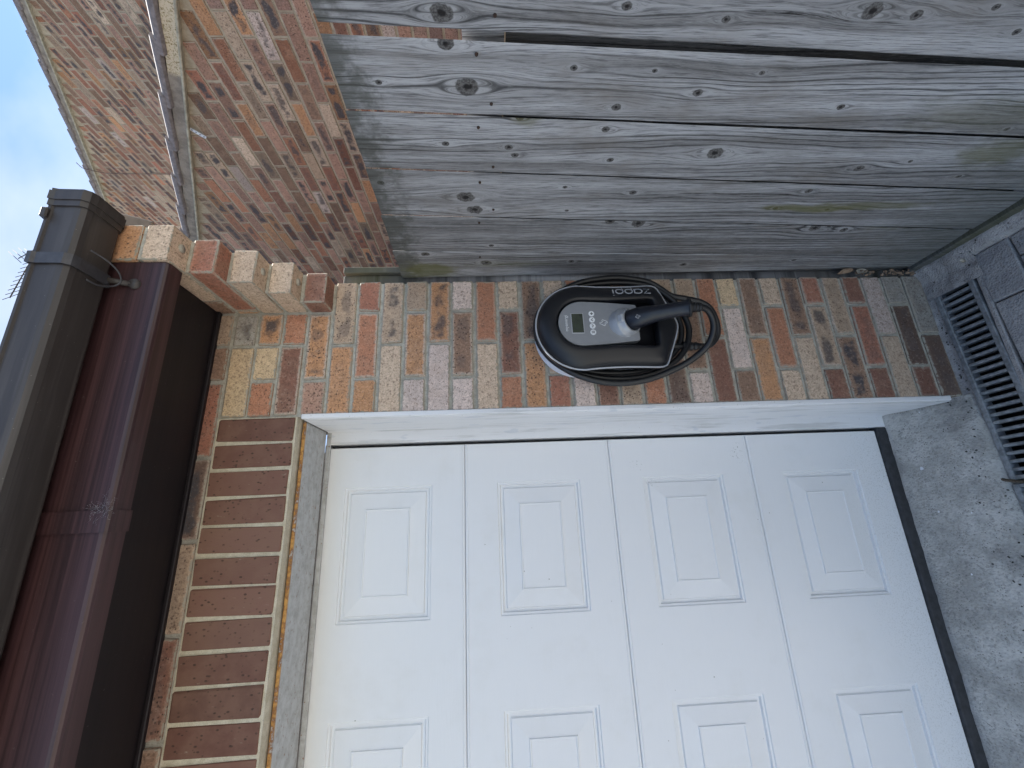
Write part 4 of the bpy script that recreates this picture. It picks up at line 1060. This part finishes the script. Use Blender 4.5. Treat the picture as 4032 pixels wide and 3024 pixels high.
# -- low garage behind the fence
NG = thing('neighbour_garage', 'low brick building behind the fence with a mortared tile verge', 'garage', (1.5, 1.5, 0))
vz1 = lambda y: 2.867+.580*(min(y, 2*3.2-y)-.105)
gable(NG, 1.5, -1.1, 4.6, 0, vz1, 3.2, 2.3085-.075*40, .03, 'mortar_tan', 1.0, 300, 11, lambda a, b: b < 1120 and a < 1640)
verge(NG, 1.5, vz1, .58, -1.2, 3.2, .284, .281, .045, .1, .068, 3, 'tile_grey', 2)
# perforated fixing strap hanging out from the undercloak
sd_ = Vector((0, .062, -.052)); sp_ = Vector((1.478, .744, 3.236)); V = []; Fc = []
w_ = Vector((0, .0065, .0078)); nh = 4
st_ = link('metal_strap', pydata([sp_-w_, sp_+w_, sp_+sd_+w_, sp_+sd_-w_] + [v+Vector((.0015, 0, 0)) for v in (sp_-w_, sp_+w_, sp_+sd_+w_, sp_+sd_-w_)], [(0, 1, 2, 3), (4, 7, 6, 5), (0, 4, 5, 1), (1, 5, 6, 2), (2, 6, 7, 3), (3, 7, 4, 0)]), 'steel', NG)
hm = bmesh.new()
for k in range(4):
    c_ = sp_+sd_*((k+.5)/4)
    bmesh.ops.create_cone(hm, cap_ends=True, segments=10, radius1=.0038, radius2=.0038, depth=.0006, matrix=Matrix.Translation(c_+Vector((-.0006, 0, 0))) @ Matrix.Rotation(math.pi/2, 4, 'Y'))
link('strap_holes', fin_bm(hm), 'dark_void', st_)
# -- tall house behind
NH = thing('neighbour_house', 'tall brick gable of the next house rising to a tiled verge against the sky', 'house', (4.05, 4, 0))
vz2 = lambda y: 5.735+.562*(min(y, 2*6.4-y)-1.633)
gable(NH, 4.05, -.6, 9.5, 3.2, vz2, 6.4, 3.2+.02, .06, 'mortar_tan', .92, 300, 21, lambda a, b: a < 770 and b < 960, (1.0, .98, .98))
verge(NH, 4.05, vz2, .562, -.7, 6.4, 1.678, .2795, .05, .1, .055, 6, 'tile_grey', 5)
hb = bmesh.new(); bm_box(hb, 4.17, 10, -.5, 9.3, 0, 4.3); bm_box(hb, 4.051, 4.17, -.59, 9.48, 0, 3.19); link('rear_wall', fin_bm(hb), 'brick_mass', NH)
nb = bmesh.new(); bm_box(nb, 1.62, 3.6, -1.0, 4.5, 0, 2.15); link('rear_wall', fin_bm(nb), 'brick_mass', NG)
# -- thin wire down the tall gable
wr = tube_obj('aerial_wire', catmull([(3.99, 3.52, 6.97), (3.95, 3.57, 6.925), (3.99, 3.645, 6.905), (4.02, 3.72, 6.83), (4.035, 3.755, 6.72), (4.035, 3.76, 6.45), (4.035, 3.765, 5.6), (4.035, 3.77, 4.6), (4.035, 3.775, 3.8)], 6), .0045, 'wire', None, 6)
tag(wr, 'thin brown wire hanging down the tall gable wall from its verge', 'wire')
# -- television aerial
AE = thing('tv_aerial', 'spiky television aerial against the sky beside the brown gutter', 'aerial', (4.3, 6.0, 8.1))
tube_obj('mast', [(4.32, 6.04, 8.0), (4.325, 6.04, 10.09)], .016, 'aerial', AE, 8)
b0 = Vector((3.353, 5.95, 10.11)); b1 = Vector((4.40, 6.0, 9.985))
tube_obj('boom', [b0, b1], .010, 'aerial', AE, 8)
for k in range(9):
    c_ = b0.lerp(b1, .02+k*.088); e_ = Vector((.075, .05, -.055)) if k else Vector((.085, .05, -.06))
    tube_obj('director', [c_-e_, c_+e_], .0055, 'aerial', AE, 6)
for k, (a, b, c, d) in enumerate([(4.363, 10.483, 4.10, 10.16), (4.399, 10.414, 4.15, 10.10), (4.438, 10.328, 4.23, 10.06), (4.419, 10.217, 4.28, 10.02)]):
    tube_obj('reflector_rod', [(a, 6.0, b), (c, 5.98, d)], .006, 'aerial', AE, 6)
tube_obj('reflector_arm', [(4.199, 5.99, 10.251), (4.39, 6.0, 10.04)], .009, 'aerial', AE, 6)
tube_obj('cross_arm', [(4.40, 6.0, 10.03), (4.52, 6.02, 9.97)], .010, 'aerial', AE, 6)
bm = bmesh.new(); bm_box(bm, 4.20, 4.27, 5.96, 6.03, 10.00, 10.05, bev=.008); link('junction_box', fin_bm(bm), 'black_plastic', AE)

# ================================================================== SMALL LITTER
def leaf(name, pos, sx, sy, rot, curl, mat, label, cat, group=None):
    V = []; Fc = []; N = 7; Mq = 4
    for i in range(N):
        u_ = i/(N-1)*2-1; wv = math.sqrt(max(0, 1-u_*u_))*(1-.25*u_)
        for k in range(Mq):
            v_ = k/(Mq-1)*2-1; V.append((u_*sx, v_*wv*sy, curl*(v_*v_*wv+.5*u_*u_)+.0006*mn.noise(Vector((u_*4, v_*4, sx*90)))))
    for i in range(N-1):
        for k in range(Mq-1): a = i*Mq+k; Fc.append((a, a+1, a+Mq+1, a+Mq))
    V2 = V+[(a, b, c-.0006) for a, b, c in V]; n_ = len(V); F2 = Fc+[tuple(n_+q for q in f[::-1]) for f in Fc]
    o = link(name, pydata(V2, F2, True), mat); o.location = pos; o.rotation_euler = rot
    return tag(o, label, cat, group)
leaf('dead_leaf', (.012, -.006, .275), .034, .016, (.4, 1.35, .5), .008, 'leaf', 'curled brown dead leaf wedged high between fence and brick pier', 'leaf')
leaf('dead_leaf', (.012, -.010, .222), .022, .014, (1.2, 1.1, .2), .006, 'pebble', 'pale crumpled dead leaf wedged below the brown one beside the pier', 'leaf')
leaf('dead_leaf', (-.034, -.143, .012), .009, .005, (.3, -.2, .6), .006, 'pebble', 'small pale leaf scrap on the cement by the paving', 'leaf')
rs = random.Random(4)
bm = bmesh.new()
for k in range(70):
    z = rs.uniform(.02, .235) if k < 55 else rs.uniform(.0, .02)
    bmesh.ops.create_icosphere(bm, subdivisions=1, radius=rs.uniform(.0025, .006), matrix=Matrix.Translation((.010+rs.uniform(-.006, .010), -.004+rs.uniform(-.010, .012)-(.01 if z < .05 else 0), z)) @ Matrix.Diagonal((1, 1, rs.uniform(.6, 1.8), 1)))
lt = link('leaf_litter', fin_bm(bm), 'leaf'); lt['kind'] = 'stuff'; tag(lt, 'crumbled leaf litter packed between fence foot and pier', 'litter')
tw = tube_obj('twig', catmull([(-.700, -.010, .010), (-.708, -.026, .008), (-.7135, -.050, .006), (-.718, -.080, .007), (-.724, -.125, .006)], 6), (lambda i: .0052-.00008*i), 'twig', None, 7)
tag(tw, 'thin brown twig lying across the joint between the drain grates', 'twig')
tw2 = tube_obj('twig', catmull([(-.700, -.012, .012), (-.712, .006, .022), (-.722, .020, .030), (-.745, .026, .032)], 5), .0016, 'twig', None, 5)
tag(tw2, 'hair-thin stalk lying on the concrete by the grate joint', 'twig')

# loose grit swept into the corners
rs = random.Random(12); bm = bmesh.new()
for k in range(260):
    if k < 120: x_ = rs.uniform(-1.5, -.45); y_ = .03*(x_+.09)-.018+abs(rs.gauss(0, .05)); z_ = apron(x_, y_)
    elif k < 190: x_ = rs.uniform(-.08, .02); y_ = rs.uniform(-.6, .0); z_ = haunch(x_, y_) if x_ > -.03 else .002
    else: x_ = rs.uniform(-.44, -.02); y_ = rs.uniform(-.03, -.004); z_ = -.002
    r_ = rs.choice([.0010, .0014, .0020, .0030])
    bmesh.ops.create_icosphere(bm, subdivisions=1, radius=r_, matrix=Matrix.Translation((x_, y_, z_+r_*.4)) @ Matrix.Rotation(rs.uniform(0, 3), 4, 'Z') @ Matrix.Diagonal((1.3, .8, .6, 1)))
gt = link('grit', fin_bm(bm), 'joint_sand'); gt['kind'] = 'stuff'; tag(gt, 'loose dark grit scattered along the drain and concrete apron', 'grit')
